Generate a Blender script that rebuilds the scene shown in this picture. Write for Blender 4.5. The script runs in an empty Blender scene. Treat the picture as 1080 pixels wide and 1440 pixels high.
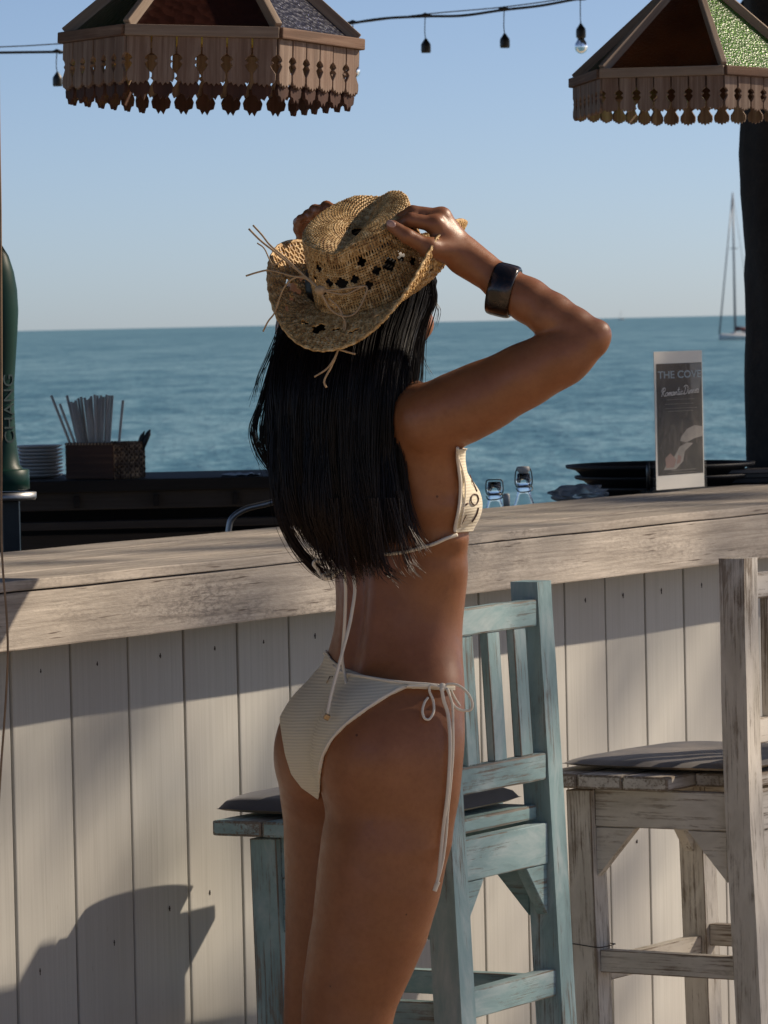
import bpy, bmesh, math, random
import numpy as np
from mathutils import Vector, Matrix, Euler

random.seed(7)
rng = np.random.default_rng(7)
S = bpy.context.scene
COL = S.collection
R_ = math.radians

# ------------------------------------------------------------------ camera
CAM_H, FPX = 1.5, 7000.0
PITCH, ROLL = math.atan(266 / FPX), R_(-1.24)
cam_d = bpy.data.cameras.new('camera')
cam = bpy.data.objects.new('camera', cam_d)
COL.objects.link(cam)
CM = Matrix.Rotation(math.pi / 2 - PITCH, 3, 'X') @ Matrix.Rotation(ROLL, 3, 'Z')
cam.location = (0, 0, CAM_H)
cam.rotation_euler = CM.to_euler()
cam_d.sensor_fit = 'VERTICAL'
cam_d.sensor_height = 36
cam_d.sensor_width = 27
cam_d.lens = FPX / 1440 * 36
cam_d.clip_end = 90000
cam_d.dof.use_dof = True
cam_d.dof.focus_distance = 7.15
cam_d.dof.aperture_fstop = 34
S.camera = cam

# ------------------------------------------------------------------ light
SUN_EL = R_(33)
SUN_H = Vector((0.92, 0.39, 0)).normalized()
SUN = (SUN_H * math.cos(SUN_EL) + Vector((0, 0, math.sin(SUN_EL)))).normalized()
world = bpy.data.worlds.new('World')
S.world = world
world.use_nodes = True
wn = world.node_tree
for n in list(wn.nodes):
    wn.nodes.remove(n)
wo = wn.nodes.new('ShaderNodeOutputWorld')
wb = wn.nodes.new('ShaderNodeBackground')
ws = wn.nodes.new('ShaderNodeTexSky')
ws.sky_type = 'NISHITA'
ws.sun_disc = False
ws.sun_elevation = SUN_EL
ws.sun_rotation = math.atan2(SUN_H.x, SUN_H.y)
ws.air_density = 0.4
ws.dust_density = 0.5
ws.ozone_density = 1.0
whs = wn.nodes.new('ShaderNodeMix')
whs.data_type = 'RGBA'
whs.blend_type = 'MULTIPLY'
whs.inputs[0].default_value = 1.0
whs.inputs[7].default_value = (0.92, 0.94, 0.97, 1)
wn.links.new(ws.outputs[0], whs.inputs[6])
wn.links.new(whs.outputs[2], wb.inputs[0])
wb.inputs[1].default_value = 0.10
wn.links.new(wb.outputs[0], wo.inputs[0])

sl = bpy.data.lights.new('sun', 'SUN')
sl.energy = 4.9
sl.angle = R_(0.8)
sl.color = (1.0, 0.84, 0.66)
so = bpy.data.objects.new('sun', sl)
COL.objects.link(so)
so.rotation_euler = SUN.to_track_quat('Z', 'Y').to_euler()
so.location = (6, 0, 8)
S.view_settings.view_transform = 'Standard'
S.view_settings.look = 'None'
S.view_settings.gamma = 1
S.view_settings.use_curve_mapping = False
S.view_settings.exposure = 0.22


# ------------------------------------------------------------------ helpers
def W(px, py, Y):
    d = CM @ Vector(((px - 540) / FPX, -(py - 720) / FPX, -1))
    return Vector((0, 0, CAM_H)) + d * (Y / d.y)


def tag(o, label=None, cat=None, group=None, kind=None):
    if label: o['label'] = label
    if cat: o['category'] = cat
    if group: o['group'] = group
    if kind: o['kind'] = kind
    return o


def thing(name, label, cat, loc=(0, 0, 0), rz=0, group=None, rot=None):
    o = bpy.data.objects.new(name, None)
    o.empty_display_size = 0.1
    COL.objects.link(o)
    o.location = loc
    o.rotation_euler = rot if rot else (0, 0, rz)
    return tag(o, label, cat, group)


def mesh(name, vs, fs, mat, parent=None, smooth=False, world_space=False):
    me = bpy.data.meshes.new(name)
    me.from_pydata([tuple(v) for v in vs], [], [tuple(f) for f in fs])
    me.update()
    if smooth:
        me.polygons.foreach_set('use_smooth', [True] * len(me.polygons))
    if mat: me.materials.append(mat)
    o = bpy.data.objects.new(name, me)
    COL.objects.link(o)
    if parent:
        o.parent = parent
        if world_space:
            M = Matrix.LocRotScale(parent.location, parent.rotation_euler, None)
            me.transform(M.inverted())
    return o


def obj_from(name, me, parent=None, loc=(0, 0, 0), rot=None):
    o = bpy.data.objects.new(name, me)
    COL.objects.link(o)
    if parent: o.parent = parent
    o.location = loc
    if rot: o.rotation_euler = rot
    return o


def bm_to(name, bm, mat, parent=None, smooth=False):
    me = bpy.data.meshes.new(name)
    bm.normal_update()
    bm.to_mesh(me)
    bm.free()
    if smooth:
        me.polygons.foreach_set('use_smooth', [True] * len(me.polygons))
    if mat: me.materials.append(mat)
    o = bpy.data.objects.new(name, me)
    COL.objects.link(o)
    if parent: o.parent = parent
    return o


def box_mesh(sx, sy, sz, bev=0.002, jitter=0.0, cuts=0):
    bm = bmesh.new()
    bmesh.ops.create_cube(bm, size=1)
    for v in bm.verts:
        v.co = Vector((v.co.x * sx, v.co.y * sy, v.co.z * sz))
    if cuts:
        es = [e for e in bm.edges if abs((e.verts[0].co - e.verts[1].co).normalized().x) > .9]
        bmesh.ops.subdivide_edges(bm, edges=es, cuts=cuts)
        if jitter:
            xs = {}
            for v in bm.verts:
                k = round(v.co.x, 3)
                if k not in xs:
                    xs[k] = (random.uniform(-1, 1) * jitter, random.uniform(-1, 1) * jitter)
                if abs(abs(v.co.x) - sx / 2) > 1e-4:
                    v.co.y += xs[k][0] + random.uniform(-.5, .5) * jitter
                    v.co.z += xs[k][1] + random.uniform(-.5, .5) * jitter
    lay = bm.faces.layers.float.new('edge')
    if bev > 0:
        rb_ = bmesh.ops.bevel(bm, geom=[e for e in bm.edges if e.calc_face_angle(0) > .5], offset=bev, segments=2, affect='EDGES', profile=.6)
        for f in rb_['faces']: f[lay] = 1.0
    me = bpy.data.meshes.new('board')
    bm.normal_update()
    bm.to_mesh(me)
    bm.free()
    return me


def beam(name, a, b, w, t, mat, parent=None, up=(0, 0, 1), bev=0.002, cuts=0, jitter=0.0):
    """board from a to b, local x along it; w = size along `up` side, t = thickness"""
    a, b, up = Vector(a), Vector(b), Vector(up)
    x = (b - a).normalized()
    y = up.cross(x).normalized()
    z = x.cross(y)
    M = Matrix((x, y, z)).transposed()
    me = box_mesh((b - a).length, t, w, bev, jitter, cuts)
    me.materials.append(mat)
    return obj_from(name, me, parent, (a + b) / 2, M.to_euler())


def frames(pts):
    pts = [Vector(p) for p in pts]
    n = len(pts)
    T = [(pts[min(i + 1, n - 1)] - pts[max(i - 1, 0)]).normalized() for i in range(n)]
    ref = Vector((0, 0, 1)) if abs(T[0].z) < .9 else Vector((1, 0, 0))
    N = [(ref - T[0] * ref.dot(T[0])).normalized()]
    for i in range(1, n):
        v = N[-1] - T[i] * N[-1].dot(T[i])
        N.append(v.normalized() if v.length > 1e-6 else N[-1])
    return pts, T, N


def tube_geo(pts, r, sides=8, vs=None, fs=None, flat=1.0, cap=True):
    """r number or list; flat squashes along the binormal"""
    if vs is None: vs, fs = [], []
    pts, T, N = frames(pts)
    base = len(vs)
    n = len(pts)
    for i in range(n):
        ri = r[i] if hasattr(r, '__len__') else r
        B = T[i].cross(N[i])
        for k in range(sides):
            a = 2 * math.pi * k / sides
            vs.append(pts[i] + N[i] * (ri * math.cos(a)) + B * (ri * flat * math.sin(a)))
    for i in range(n - 1):
        for k in range(sides):
            k2 = (k + 1) % sides
            fs.append((base + i * sides + k, base + i * sides + k2, base + (i + 1) * sides + k2, base + (i + 1) * sides + k))
    if cap:
        fs.append(tuple(base + k for k in range(sides))[::-1])
        fs.append(tuple(base + (n - 1) * sides + k for k in range(sides)))
    return vs, fs


def tube(name, pts, r, mat, parent=None, sides=8, flat=1.0, world_space=False):
    vs, fs = tube_geo(pts, r, sides, flat=flat)
    return mesh(name, vs, fs, mat, parent, True, world_space)


def smooth_path(pts, n=8):
    """Catmull-Rom through points"""
    P = [Vector(p) for p in pts]
    P = [P[0] * 2 - P[1]] + P + [P[-1] * 2 - P[-2]]
    out = []
    for i in range(1, len(P) - 2):
        for k in range(n):
            t = k / n
            out.append(.5 * ((2 * P[i]) + (-P[i - 1] + P[i + 1]) * t + (2 * P[i - 1] - 5 * P[i] + 4 * P[i + 1] - P[i + 2]) * t * t
                             + (-P[i - 1] + 3 * P[i] - 3 * P[i + 1] + P[i + 2]) * t ** 3))
    out.append(P[-2])
    return out


def lathe_geo(prof, seg=24, vs=None, fs=None, c=(0, 0, 0)):
    if vs is None: vs, fs = [], []
    b = len(vs)
    c = Vector(c)
    for r, z in prof:
        for k in range(seg):
            a = 2 * math.pi * k / seg
            vs.append(c + Vector((r * math.cos(a), r * math.sin(a), z)))
    for i in range(len(prof) - 1):
        for k in range(seg):
            k2 = (k + 1) % seg
            fs.append((b + i * seg + k, b + i * seg + k2, b + (i + 1) * seg + k2, b + (i + 1) * seg + k))
    fs.append(tuple(b + k for k in range(seg))[::-1])
    fs.append(tuple(b + (len(prof) - 1) * seg + k for k in range(seg)))
    return vs, fs


def lathe(name, prof, mat, parent=None, seg=24, c=(0, 0, 0)):
    vs, fs = lathe_geo(prof, seg, c=c)
    return mesh(name, vs, fs, mat, parent, True)


def prism(name, outline, t, mat, parent=None, bev=0.0):
    """outline in local xz, thickness t along y"""
    bm = bmesh.new()
    vs = [bm.verts.new((x, -t / 2, z)) for x, z in outline]
    f = bm.faces.new(vs)
    r = bmesh.ops.extrude_face_region(bm, geom=[f])
    for v in r['geom']:
        if isinstance(v, bmesh.types.BMVert): v.co.y += t
    bmesh.ops.recalc_face_normals(bm, faces=bm.faces)
    if bev:
        bmesh.ops.bevel(bm, geom=[e for e in bm.edges if e.calc_face_angle(0) > .5], offset=bev, segments=1, affect='EDGES')
    return bm_to(name, bm, mat, parent)


# ------------------------------------------------------------------ materials
class NT:
    def __init__(s, name):
        s.m = bpy.data.materials.new(name)
        s.m.use_nodes = True
        s.t = s.m.node_tree
        s.b = s.t.nodes['Principled BSDF']

    def n(s, typ, **kw):
        x = s.t.nodes.new(typ)
        for k, v in kw.items():
            if k.startswith('i_'):
                key = k[2:]
                key = int(key) if key.isdigit() else key.replace('_', ' ')
                x.inputs[key].default_value = v
            else:
                setattr(x, k, v)
        return x

    def l(s, a, b): s.t.links.new(a, b)

    def coord(s, scale=(1, 1, 1), rand=True, kind='Object', rot=(0, 0, 0)):
        tc = s.n('ShaderNodeTexCoord')
        mp = s.n('ShaderNodeMapping')
        mp.inputs['Scale'].default_value = scale
        mp.inputs['Rotation'].default_value = rot
        s.l(tc.outputs[kind], mp.inputs['Vector'])
        if rand:
            oi = s.n('ShaderNodeObjectInfo')
            mu = s.n('ShaderNodeMath', operation='MULTIPLY', i_1=53.0)
            s.l(oi.outputs['Random'], mu.inputs[0])
            cb = s.n('ShaderNodeCombineXYZ')
            for i in range(3): s.l(mu.outputs[0], cb.inputs[i])
            s.l(cb.outputs[0], mp.inputs['Location'])
        return mp.outputs[0]

    def noise(s, vec, scale, detail=4, rough=.55, dist=0.0):
        x = s.n('ShaderNodeTexNoise', i_Scale=scale, i_Detail=detail, i_Roughness=rough, i_Distortion=dist)
        if vec: s.l(vec, x.inputs['Vector'])
        return x.outputs['Fac']

    def ramp(s, fac, stops):
        x = s.n('ShaderNodeValToRGB')
        cr = x.color_ramp
        while len(cr.elements) < len(stops): cr.elements.new(.5)
        for e, (p, c) in zip(cr.elements, stops):
            e.position = p
            e.color = (*c, 1) if hasattr(c, '__len__') else (c, c, c, 1)
        s.l(fac, x.inputs[0])
        return x.outputs[0]

    def mix(s, fac, a, b, blend='MIX'):
        x = s.n('ShaderNodeMix', data_type='RGBA', blend_type=blend)
        for sock, v in ((0, fac), (6, a), (7, b)):
            if hasattr(v, 'default_value') or hasattr(v, 'is_linked'): s.l(v, x.inputs[sock])
            elif sock == 0: x.inputs[0].default_value = v
            else: x.inputs[sock].default_value = (*v, 1)
        return x.outputs[2]

    def bump(s, h, strength=.3, dist=.002, prev=None):
        x = s.n('ShaderNodeBump', i_Strength=strength, i_Distance=dist)
        s.l(h, x.inputs['Height'])
        if prev: s.l(prev, x.inputs['Normal'])
        s.l(x.outputs[0], s.b.inputs['Normal'])
        return x.outputs[0]

    def set(s, **kw):
        for k, v in kw.items():
            k = k.replace('_', ' ')
            if hasattr(v, 'is_linked'): s.l(v, s.b.inputs[k])
            else: s.b.inputs[k].default_value = (*v, 1) if (hasattr(v, '__len__') and len(v) == 3 and 'Color' in k) else v


def flat_mat(name, col, rough=.5, metal=0.0, var=.25, scale=30, **kw):
    m = NT(name)
    v = m.coord((1, 1, 1))
    f = m.noise(v, scale, 5)
    c = m.ramp(f, [(.3, tuple(x * (1 - var) for x in col)), (.7, tuple(min(1, x * (1 + var)) for x in col))])
    m.set(Base_Color=c, Roughness=rough, Metallic=metal, **kw)
    m.bump(m.noise(v, scale * 4, 4), .15, .001)
    return m.m


def wood_mat(name, dark, mid, light, grain=1.0, bumpd=.0012, rough=.75, paint=None, cover=.5, stain=None, vein=None, vert=False):
    """grain runs along local x; paint = list of paint colours laid over with coverage"""
    m = NT(name)
    if vert:
        oc = m.coord
        m.coord = lambda sc=(1, 1, 1), **k_: oc((sc[2], sc[1], sc[0]), **k_)
    v = m.coord((1.2, 28 * grain, 28 * grain))
    g1 = m.noise(v, 2.2, 8, .65, .6)
    v2 = m.coord((3, 110 * grain, 110 * grain))
    g2 = m.noise(v2, 2.0, 6, .7, .3)
    gm = m.mix(.45, g1, g2)
    base = m.ramp(gm, [(.3, dark), (.5, mid), (.72, light)])
    v3 = m.coord((3, 7, 7))
    blot = m.noise(v3, 1.6, 5, .6, .4)
    base = m.mix(m.ramp(blot, [(.38, 0.0), (.75, .55)]), base, stain if stain else dark)
    h = gm
    if paint:
        v4 = m.coord((9, 34, 34))
        pn = m.noise(v4, 1.4, 9, .72, .5)
        v5 = m.coord((2, 5, 5))
        big = m.noise(v5, 1.5, 3, .5)
        sm = m.mix(.55, pn, g2)
        sm = m.mix(.3, sm, big)
        k = 0.5 - (cover - .5) * .32
        at = m.n('ShaderNodeAttribute', attribute_name='edge')
        em_ = m.n('ShaderNodeMath', operation='MULTIPLY_ADD', i_1=-.085)
        m.l(at.outputs['Fac'], em_.inputs[0])
        m.l(sm, em_.inputs[2])
        sm = em_.outputs[0]
        msk = m.ramp(sm, [(k - .04, 0.0), (k + .035, 1.0)])
        pc = m.ramp(m.noise(m.coord((4, 12, 12)), 1.5, 6, .65, .5), [(.3, paint[0]), (.5, paint[1]), (.72, paint[2])])
        base = m.mix(msk, base, pc)
        h = m.mix(.5, gm, msk)
    if vein:
        cr1 = m.noise(m.coord((60, 190, 190)), 1.0, 4, .75, .15)
        cr2 = m.noise(m.coord((3, 16, 16)), 1.0, 4, .6, .3)
        mm = m.n('ShaderNodeMath', operation='MULTIPLY')
        m.l(m.ramp(cr1, [(.44, 0.0), (.60, 1.0)]), mm.inputs[0])
        m.l(m.ramp(cr2, [(.42, .08), (.64, .75)]), mm.inputs[1])
        base = m.mix(mm.outputs[0], base, (.15, .13, .115))
        h = m.mix(.5, h, cr1)
        kn = m.ramp(m.noise(m.coord((2.5, 60, 60)), 3.0, 2, .5, .2), [(.66, 0.0), (.72, 1.0)])
        base = m.mix(kn, base, vein)
    m.set(Base_Color=base, Roughness=rough)
    m.b.inputs['Specular IOR Level'].default_value = .3
    m.bump(h, .6, bumpd)
    return m.m


MAT = {}
MAT['fascia'] = wood_mat('weathered counter wood', (.17, .145, .12), (.42, .375, .32), (.66, .60, .52), 1.1, .0030, vein=(.09, .065, .05), stain=(.20, .175, .15))
MAT['aqua'] = wood_mat('distressed aqua paint', (.10, .085, .065), (.20, .175, .14), (.34, .30, .25), 1.0, .001,
                       paint=[(.17, .27, .275), (.26, .39, .40), (.44, .53, .53)], cover=.68, rough=.6)
MAT['white_paint'] = wood_mat('distressed white wash', (.13, .10, .075), (.25, .205, .155), (.38, .325, .26), 1.0, .001,
                              paint=[(.46, .43, .37), (.60, .565, .50), (.72, .69, .62)], cover=.62, rough=.65)
MAT['lamp_wood'] = wood_mat('old lamp wood', (.05, .032, .022), (.14, .085, .055), (.34, .24, .17), .8, .001, stain=(.16, .07, .04))
MAT['picket'] = wood_mat('old fringe wood', (.08, .052, .038), (.22, .155, .115), (.46, .37, .30), .8, .0014, stain=(.16, .08, .05), vert=True)
MAT['lamp_light'] = wood_mat('worn lamp rib wood', (.16, .11, .08), (.30, .23, .17), (.45, .37, .29), .8, .001)
MAT['paddle'] = wood_mat('dark fringe wood', (.03, .014, .009), (.07, .03, .02), (.12, .06, .04), .8, .0006, vert=True)
MAT['pole'] = wood_mat('dark palm post', (.012, .009, .007), (.025, .018, .013), (.05, .035, .025), .5, .004)
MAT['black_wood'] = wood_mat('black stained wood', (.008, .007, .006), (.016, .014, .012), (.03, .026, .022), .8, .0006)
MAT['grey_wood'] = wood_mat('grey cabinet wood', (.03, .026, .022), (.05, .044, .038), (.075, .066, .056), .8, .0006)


def board_mat():
    m = NT('painted board')
    v = m.coord((1.2, 60, 60))
    g = m.noise(v, 3, 8, .6, .4)
    v2 = m.coord((3, 6, 6))
    bl = m.noise(v2, 1.2, 4, .5)
    c = m.ramp(g, [(.3, (.42, .42, .385)), (.5, (.475, .475, .44)), (.7, (.51, .51, .475))])
    c = m.mix(m.ramp(bl, [(.35, 0.0), (.8, .5)]), c, (.40, .385, .36))
    # grime near the foot of the boards (local x runs up the board)
    sp = m.noise(m.coord((14, 90, 90)), 2, 3, .5)
    c = m.mix(m.ramp(sp, [(.73, 0.0), (.78, .4)]), c, (.25, .21, .17))
    m.set(Base_Color=c, Roughness=.62)
    m.b.inputs['Specular IOR Level'].default_value = .35
    oi = m.n('ShaderNodeObjectInfo')
    c = m.mix(m.ramp(oi.outputs['Random'], [(0, 0.0), (1, .28)]), c, (.36, .335, .30))
    m.set(Base_Color=c)
    m.bump(g, .3, .0010)
    return m.m


MAT['board'] = board_mat()
MAT['gap'] = flat_mat('dark board gap', (.05, .036, .028), .9)
MAT['nail'] = flat_mat('rusty nail', (.04, .025, .02), .6)
MAT['steel'] = flat_mat('brushed steel', (.35, .35, .35), .42, 1.0, .1)
MAT['black_plastic'] = flat_mat('black plastic', (.012, .014, .014), .45)
MAT['rubber'] = flat_mat('black rubber cable', (.015, .017, .018), .6)
MAT['charcoal'] = flat_mat('charcoal melamine', (.010, .010, .011), .6)
MAT['ceramic'] = flat_mat('white ceramic', (.55, .53, .50), .35, 0, .06, 10)
MAT['straw_paper'] = flat_mat('paper straw', (.52, .47, .42), .7, 0, .12, 20)


def glass_mat(name, col, rough=.05, bumpy=0, trans=1.0, alpha=1.0):
    m = NT(name)
    m.set(Base_Color=col, Roughness=rough, Alpha=alpha)
    m.b.inputs['Transmission Weight'].default_value = trans
    m.b.inputs['IOR'].default_value = 1.45
    if bumpy:
        vo = m.n('ShaderNodeTexVoronoi', i_Scale=bumpy)
        m.l(m.coord((1, 1, 1)), vo.inputs['Vector'])
        m.bump(vo.outputs['Distance'], .8, .004)
    return m.m


# ------------------------------------------------------------------ sea and ground
def sea_mat():
    m = NT('sea water')
    a = m.noise(m.coord((1.1, .34, 1), rand=False), 1.0, 5, .65, .3)
    b = m.noise(m.coord((.26, .055, 1), rand=False), 1.0, 5, .62, .4)
    c_ = m.noise(m.coord((.055, .0095, 1), rand=False), 1.0, 4, .6, .4)
    d = m.noise(m.coord((.009, .0011, 1), rand=False), 1.0, 4, .55, .4)
    f = m.mix(.26, m.mix(.50, a, b), m.mix(.35, c_, d))
    fine_ = m.noise(m.coord((3.2, 1.3, 1), rand=False), 1.0, 4, .7, .3)
    f = m.mix(.34, f, fine_)
    col = m.ramp(f, [(.43, (.028, .100, .140)), (.49, (.075, .185, .235)), (.55, (.18, .32, .375))])
    m.set(Base_Color=col, Roughness=.42)
    m.b.inputs['IOR'].default_value = 1.33
    m.b.inputs['Specular IOR Level'].default_value = .22
    m.bump(m.mix(.5, a, b), .8, .5)
    return m.m


vs, fs = [], []
ys = [16, 30, 60, 120, 300, 900, 3000, 12000, 45000]
for y in ys:
    w = 60 + y * 1.2
    vs += [(-w, y, -1.5), (w, y, -1.5)]
for i in range(len(ys) - 1):
    fs.append((2 * i, 2 * i + 1, 2 * i + 3, 2 * i + 2))
vs += [(-400, -200, -1.5), (400, -200, -1.5)]
fs.append((len(vs) - 2, len(vs) - 1, 1, 0))
tag(mesh('sea', vs, fs, sea_mat()), kind='structure')


def sand_mat():
    m = NT('sand')
    v = m.coord((1, 1, 1), rand=False)
    n = m.noise(v, 3, 8, .6)
    m.set(Base_Color=m.ramp(n, [(.3, (.40, .30, .20)), (.7, (.54, .43, .30))]), Roughness=.95)
    m.bump(m.noise(v, 40, 6), .5, .01)
    return m.m


tag(mesh('ground', [(-14, -12, 0), (20, -12, 0), (20, 15, 0), (-14, 15, 0), (-16, -14, -2), (22, -14, -2), (22, 18, -2), (-16, 18, -2)],
         [(0, 1, 2, 3), (0, 4, 5, 1), (1, 5, 6, 2), (2, 6, 7, 3), (3, 7, 4, 0)], sand_mat()), kind='structure')

# ------------------------------------------------------------------ bar frame of reference
BD = Vector((.488, .873, 0)).normalized()          # along the bar
BI = Vector((-BD.y, BD.x, 0))                       # into the bar
B0 = Vector((-.555, 7.2, 0))
BANG = math.atan2(BD.y, BD.x)


def bar(s, inn, z): return Vector((s, inn, z))      # local coordinates of bar parts: x along, y inward


def barw(s, inn, z): return B0 + BD * s + BI * inn + Vector((0, 0, z))


T = thing('bar_counter', 'long weathered wood topped bar with pale vertical board front running off to the right', 'bar counter', B0, BANG)
S0, S1 = -2.0, 5.0
bm_face = .13
bw = .1655
k = 0
s = S0 + .048
meshes = [box_mesh(1.03, .016, bw - .0058, .0026) for _ in range(1)]
for me in meshes: me.materials.append(MAT['board'])
rotb = Matrix(((0, 0, 1), (0, -1, 0), (1, 0, 0))).to_euler()
nv, nf = [], []
while s < S1 - bw:
    dy = random.uniform(-.0008, .0008)
    o = obj_from('wall_board', meshes[0], T, (s + bw / 2, bm_face + dy, .515), rotb)
    for zz, dx in ((.985, random.uniform(-.015, .015)), (random.uniform(.52, .60), random.uniform(-.03, .03))):
        xx = s + bw / 2 + dx
        tube_geo([(xx, bm_face - .0092, zz), (xx, bm_face - .006, zz)], .0021, 6, nv, nf)
        tube_geo([(xx, bm_face - .0088, zz + .004), (xx, bm_face - .0088, zz - random.uniform(.002, .008))], .0009, 4, nv, nf)
    s += bw
    k += 1
o = mesh('nail_head', nv, nf, MAT['nail'], T)
o['kind'] = 'stuff'
beam('backing_panel', bar(S0, bm_face + .022, .52), bar(S1, bm_face + .022, .52), 1.04, .02, MAT['gap'], T)
beam('fascia_board', bar(S0, .016, 1.0775), bar(S1, .016, 1.0775), .085, .032, MAT['fascia'], T, cuts=40, jitter=.0008, bev=.003)
ydeep = [(.135, 0), (.135, 1), (.135, 2), (.125, 3)]
y0 = 0.0
for wdt, i in ydeep:
    beam('counter_plank', bar(S0, y0 + wdt / 2 - .004, 1.129 + i * .0004), bar(S1, y0 + wdt / 2 - .004, 1.129 + i * .0004), .0155, wdt - .002,
         MAT['fascia'], T, cuts=40, jitter=.0006, bev=.002)
    y0 += wdt
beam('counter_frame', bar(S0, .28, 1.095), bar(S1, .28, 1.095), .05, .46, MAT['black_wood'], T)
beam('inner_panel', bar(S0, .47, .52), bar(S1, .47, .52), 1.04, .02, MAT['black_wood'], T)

# ------------------------------------------------------------------ roof above the bar (out of frame, it shades the inside)
T = thing('bar_roof', 'dark plank roof over the inside of the bar', 'roof', B0, BANG)
for i in range(14):
    beam('roof_plank', bar(-5, .02 + i * .26, 2.76), bar(9, .02 + i * .26, 2.76), .025, .25, MAT['black_wood'], T)
for x in (-4, -1.5, 1, 3.5, 6, 8.5):
    beam('rafter', bar(x, 0, 2.70), bar(x, 3.5, 2.70), .08, .06, MAT['black_wood'], T)

# post
T = thing('roof_post', 'dark rough tree trunk post behind the bar at the right edge', 'post', W(1140, 660, 11.0) * 1)
pc = T.location.copy()
pc.z = 0
T.location = pc
vs, fs = [], []
NS, NZ = 40, 60
for j in range(NZ + 1):
    z = 2.65 * j / NZ
    for i in range(NS):
        a = 2 * math.pi * i / NS
        r = .160 - .012 * z
        r += .008 * math.sin(z * 5 + 1.3) * math.cos(a + .5) + .005 * math.sin(z * 13 + a * 3) + .004 * math.sin(7 * a + z * 3) + random.uniform(-.0015, .0015)
        r += .006 * max(0, math.sin(z * 9.1)) ** 6
        vs.append((r * math.cos(a) + .012 * (z - 1.2), r * math.sin(a), z))
for j in range(NZ):
    for i in range(NS):
        i2 = (i + 1) % NS
        fs.append((j * NS + i, j * NS + i2, (j + 1) * NS + i2, (j + 1) * NS + i))
fs.append(tuple(NZ * NS + i for i in range(NS)))
me_o = mesh('trunk', vs, fs, MAT['pole'], T, True)

# ------------------------------------------------------------------ back counter (left), perpendicular to the bar
BKZ = 1.135
bk0 = W(395, 662, 12.6)


def bl(px, Y):  # world point on the back counter top
    p = W(px, 662, Y)
    return p


T = thing('back_counter', 'black back counter with drawers and shelf across the inside of the bar', 'counter', (0, 0, 0))
a = W(-80, 670, 12.3); b = W(1110, 670, 12.9)
dirn = Vector((1, .045, 0)).normalized()
c0 = Vector((-1.2, 12.50, -.0145))
T.location = c0
T.rotation_euler = (0, 0, math.atan2(dirn.y, dirn.x))
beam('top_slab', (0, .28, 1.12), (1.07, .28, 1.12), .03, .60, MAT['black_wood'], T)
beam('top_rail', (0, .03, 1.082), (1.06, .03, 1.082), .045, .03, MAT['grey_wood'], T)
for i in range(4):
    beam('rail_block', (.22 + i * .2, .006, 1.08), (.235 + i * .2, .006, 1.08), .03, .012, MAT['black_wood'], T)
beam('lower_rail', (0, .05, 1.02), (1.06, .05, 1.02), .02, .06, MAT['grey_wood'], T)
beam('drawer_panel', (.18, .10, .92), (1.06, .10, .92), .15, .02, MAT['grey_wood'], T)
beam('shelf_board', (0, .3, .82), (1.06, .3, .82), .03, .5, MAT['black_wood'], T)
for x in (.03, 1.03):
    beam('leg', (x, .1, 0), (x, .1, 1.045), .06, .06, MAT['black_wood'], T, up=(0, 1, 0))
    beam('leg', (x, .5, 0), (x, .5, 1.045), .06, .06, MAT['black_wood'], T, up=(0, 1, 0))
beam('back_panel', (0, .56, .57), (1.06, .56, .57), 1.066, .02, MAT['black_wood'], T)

# dark cloth/box heap inside the bar floor is just the dark kick board
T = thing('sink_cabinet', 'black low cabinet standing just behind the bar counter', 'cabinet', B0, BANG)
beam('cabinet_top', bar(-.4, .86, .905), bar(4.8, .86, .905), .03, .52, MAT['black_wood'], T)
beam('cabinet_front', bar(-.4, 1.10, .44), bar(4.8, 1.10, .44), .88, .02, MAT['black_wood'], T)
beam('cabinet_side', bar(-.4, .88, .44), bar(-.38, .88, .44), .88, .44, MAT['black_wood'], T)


# steel tube rising behind counter
def on(px, py, Y): return W(px, py, Y)


T = thing('swan_neck_pipe', 'bent steel pipe curving up behind the counter beside the long hair', 'pipe', on(322, 790, 9.6))
pts = [on(320, 850, 9.6), on(321, 765, 9.6), on(322, 742, 9.6), on(327, 728, 9.6), on(345, 716, 9.6), on(372, 709, 9.6), on(400, 702, 9.6), on(450, 694, 9.6), on(470, 700, 9.6), on(474, 730, 9.6), on(474, 850, 9.6)]
pts = smooth_path(pts, 6)
tube('steel_tube', pts, .0058, MAT['steel'], T, 12, world_space=True)

# ---- straws basket, plates, tap tower
Yb = 12.62


def wicker_mat():
    m = NT('woven wicker')
    v = m.coord((1, 1, 1))
    w1 = m.n('ShaderNodeTexWave', i_Scale=30, i_Distortion=3.0, i_Detail=2)
    w1.bands_direction = 'X'
    m.l(v, w1.inputs['Vector'])
    c = m.ramp(w1.outputs['Fac'], [(.2, (.06, .03, .015)), (.6, (.25, .15, .08)), (.9, (.42, .28, .16))])
    m.set(Base_Color=c, Roughness=.7)
    m.bump(w1.outputs['Fac'], .8, .003)
    return m.m


MAT['wicker'] = wicker_mat()
MAT['wicker_dark'] = wood_mat('dark wicker panel', (.03, .012, .007), (.07, .03, .016), (.14, .07, .035), .7, .002)
bp = W(149, 674, Yb)
T = thing('straw_basket', 'small brown woven basket holding paper straws on the back counter', 'basket', (bp.x, bp.y, 1.122), R_(-36))
L, D, H = .155, .125, .088


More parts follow.
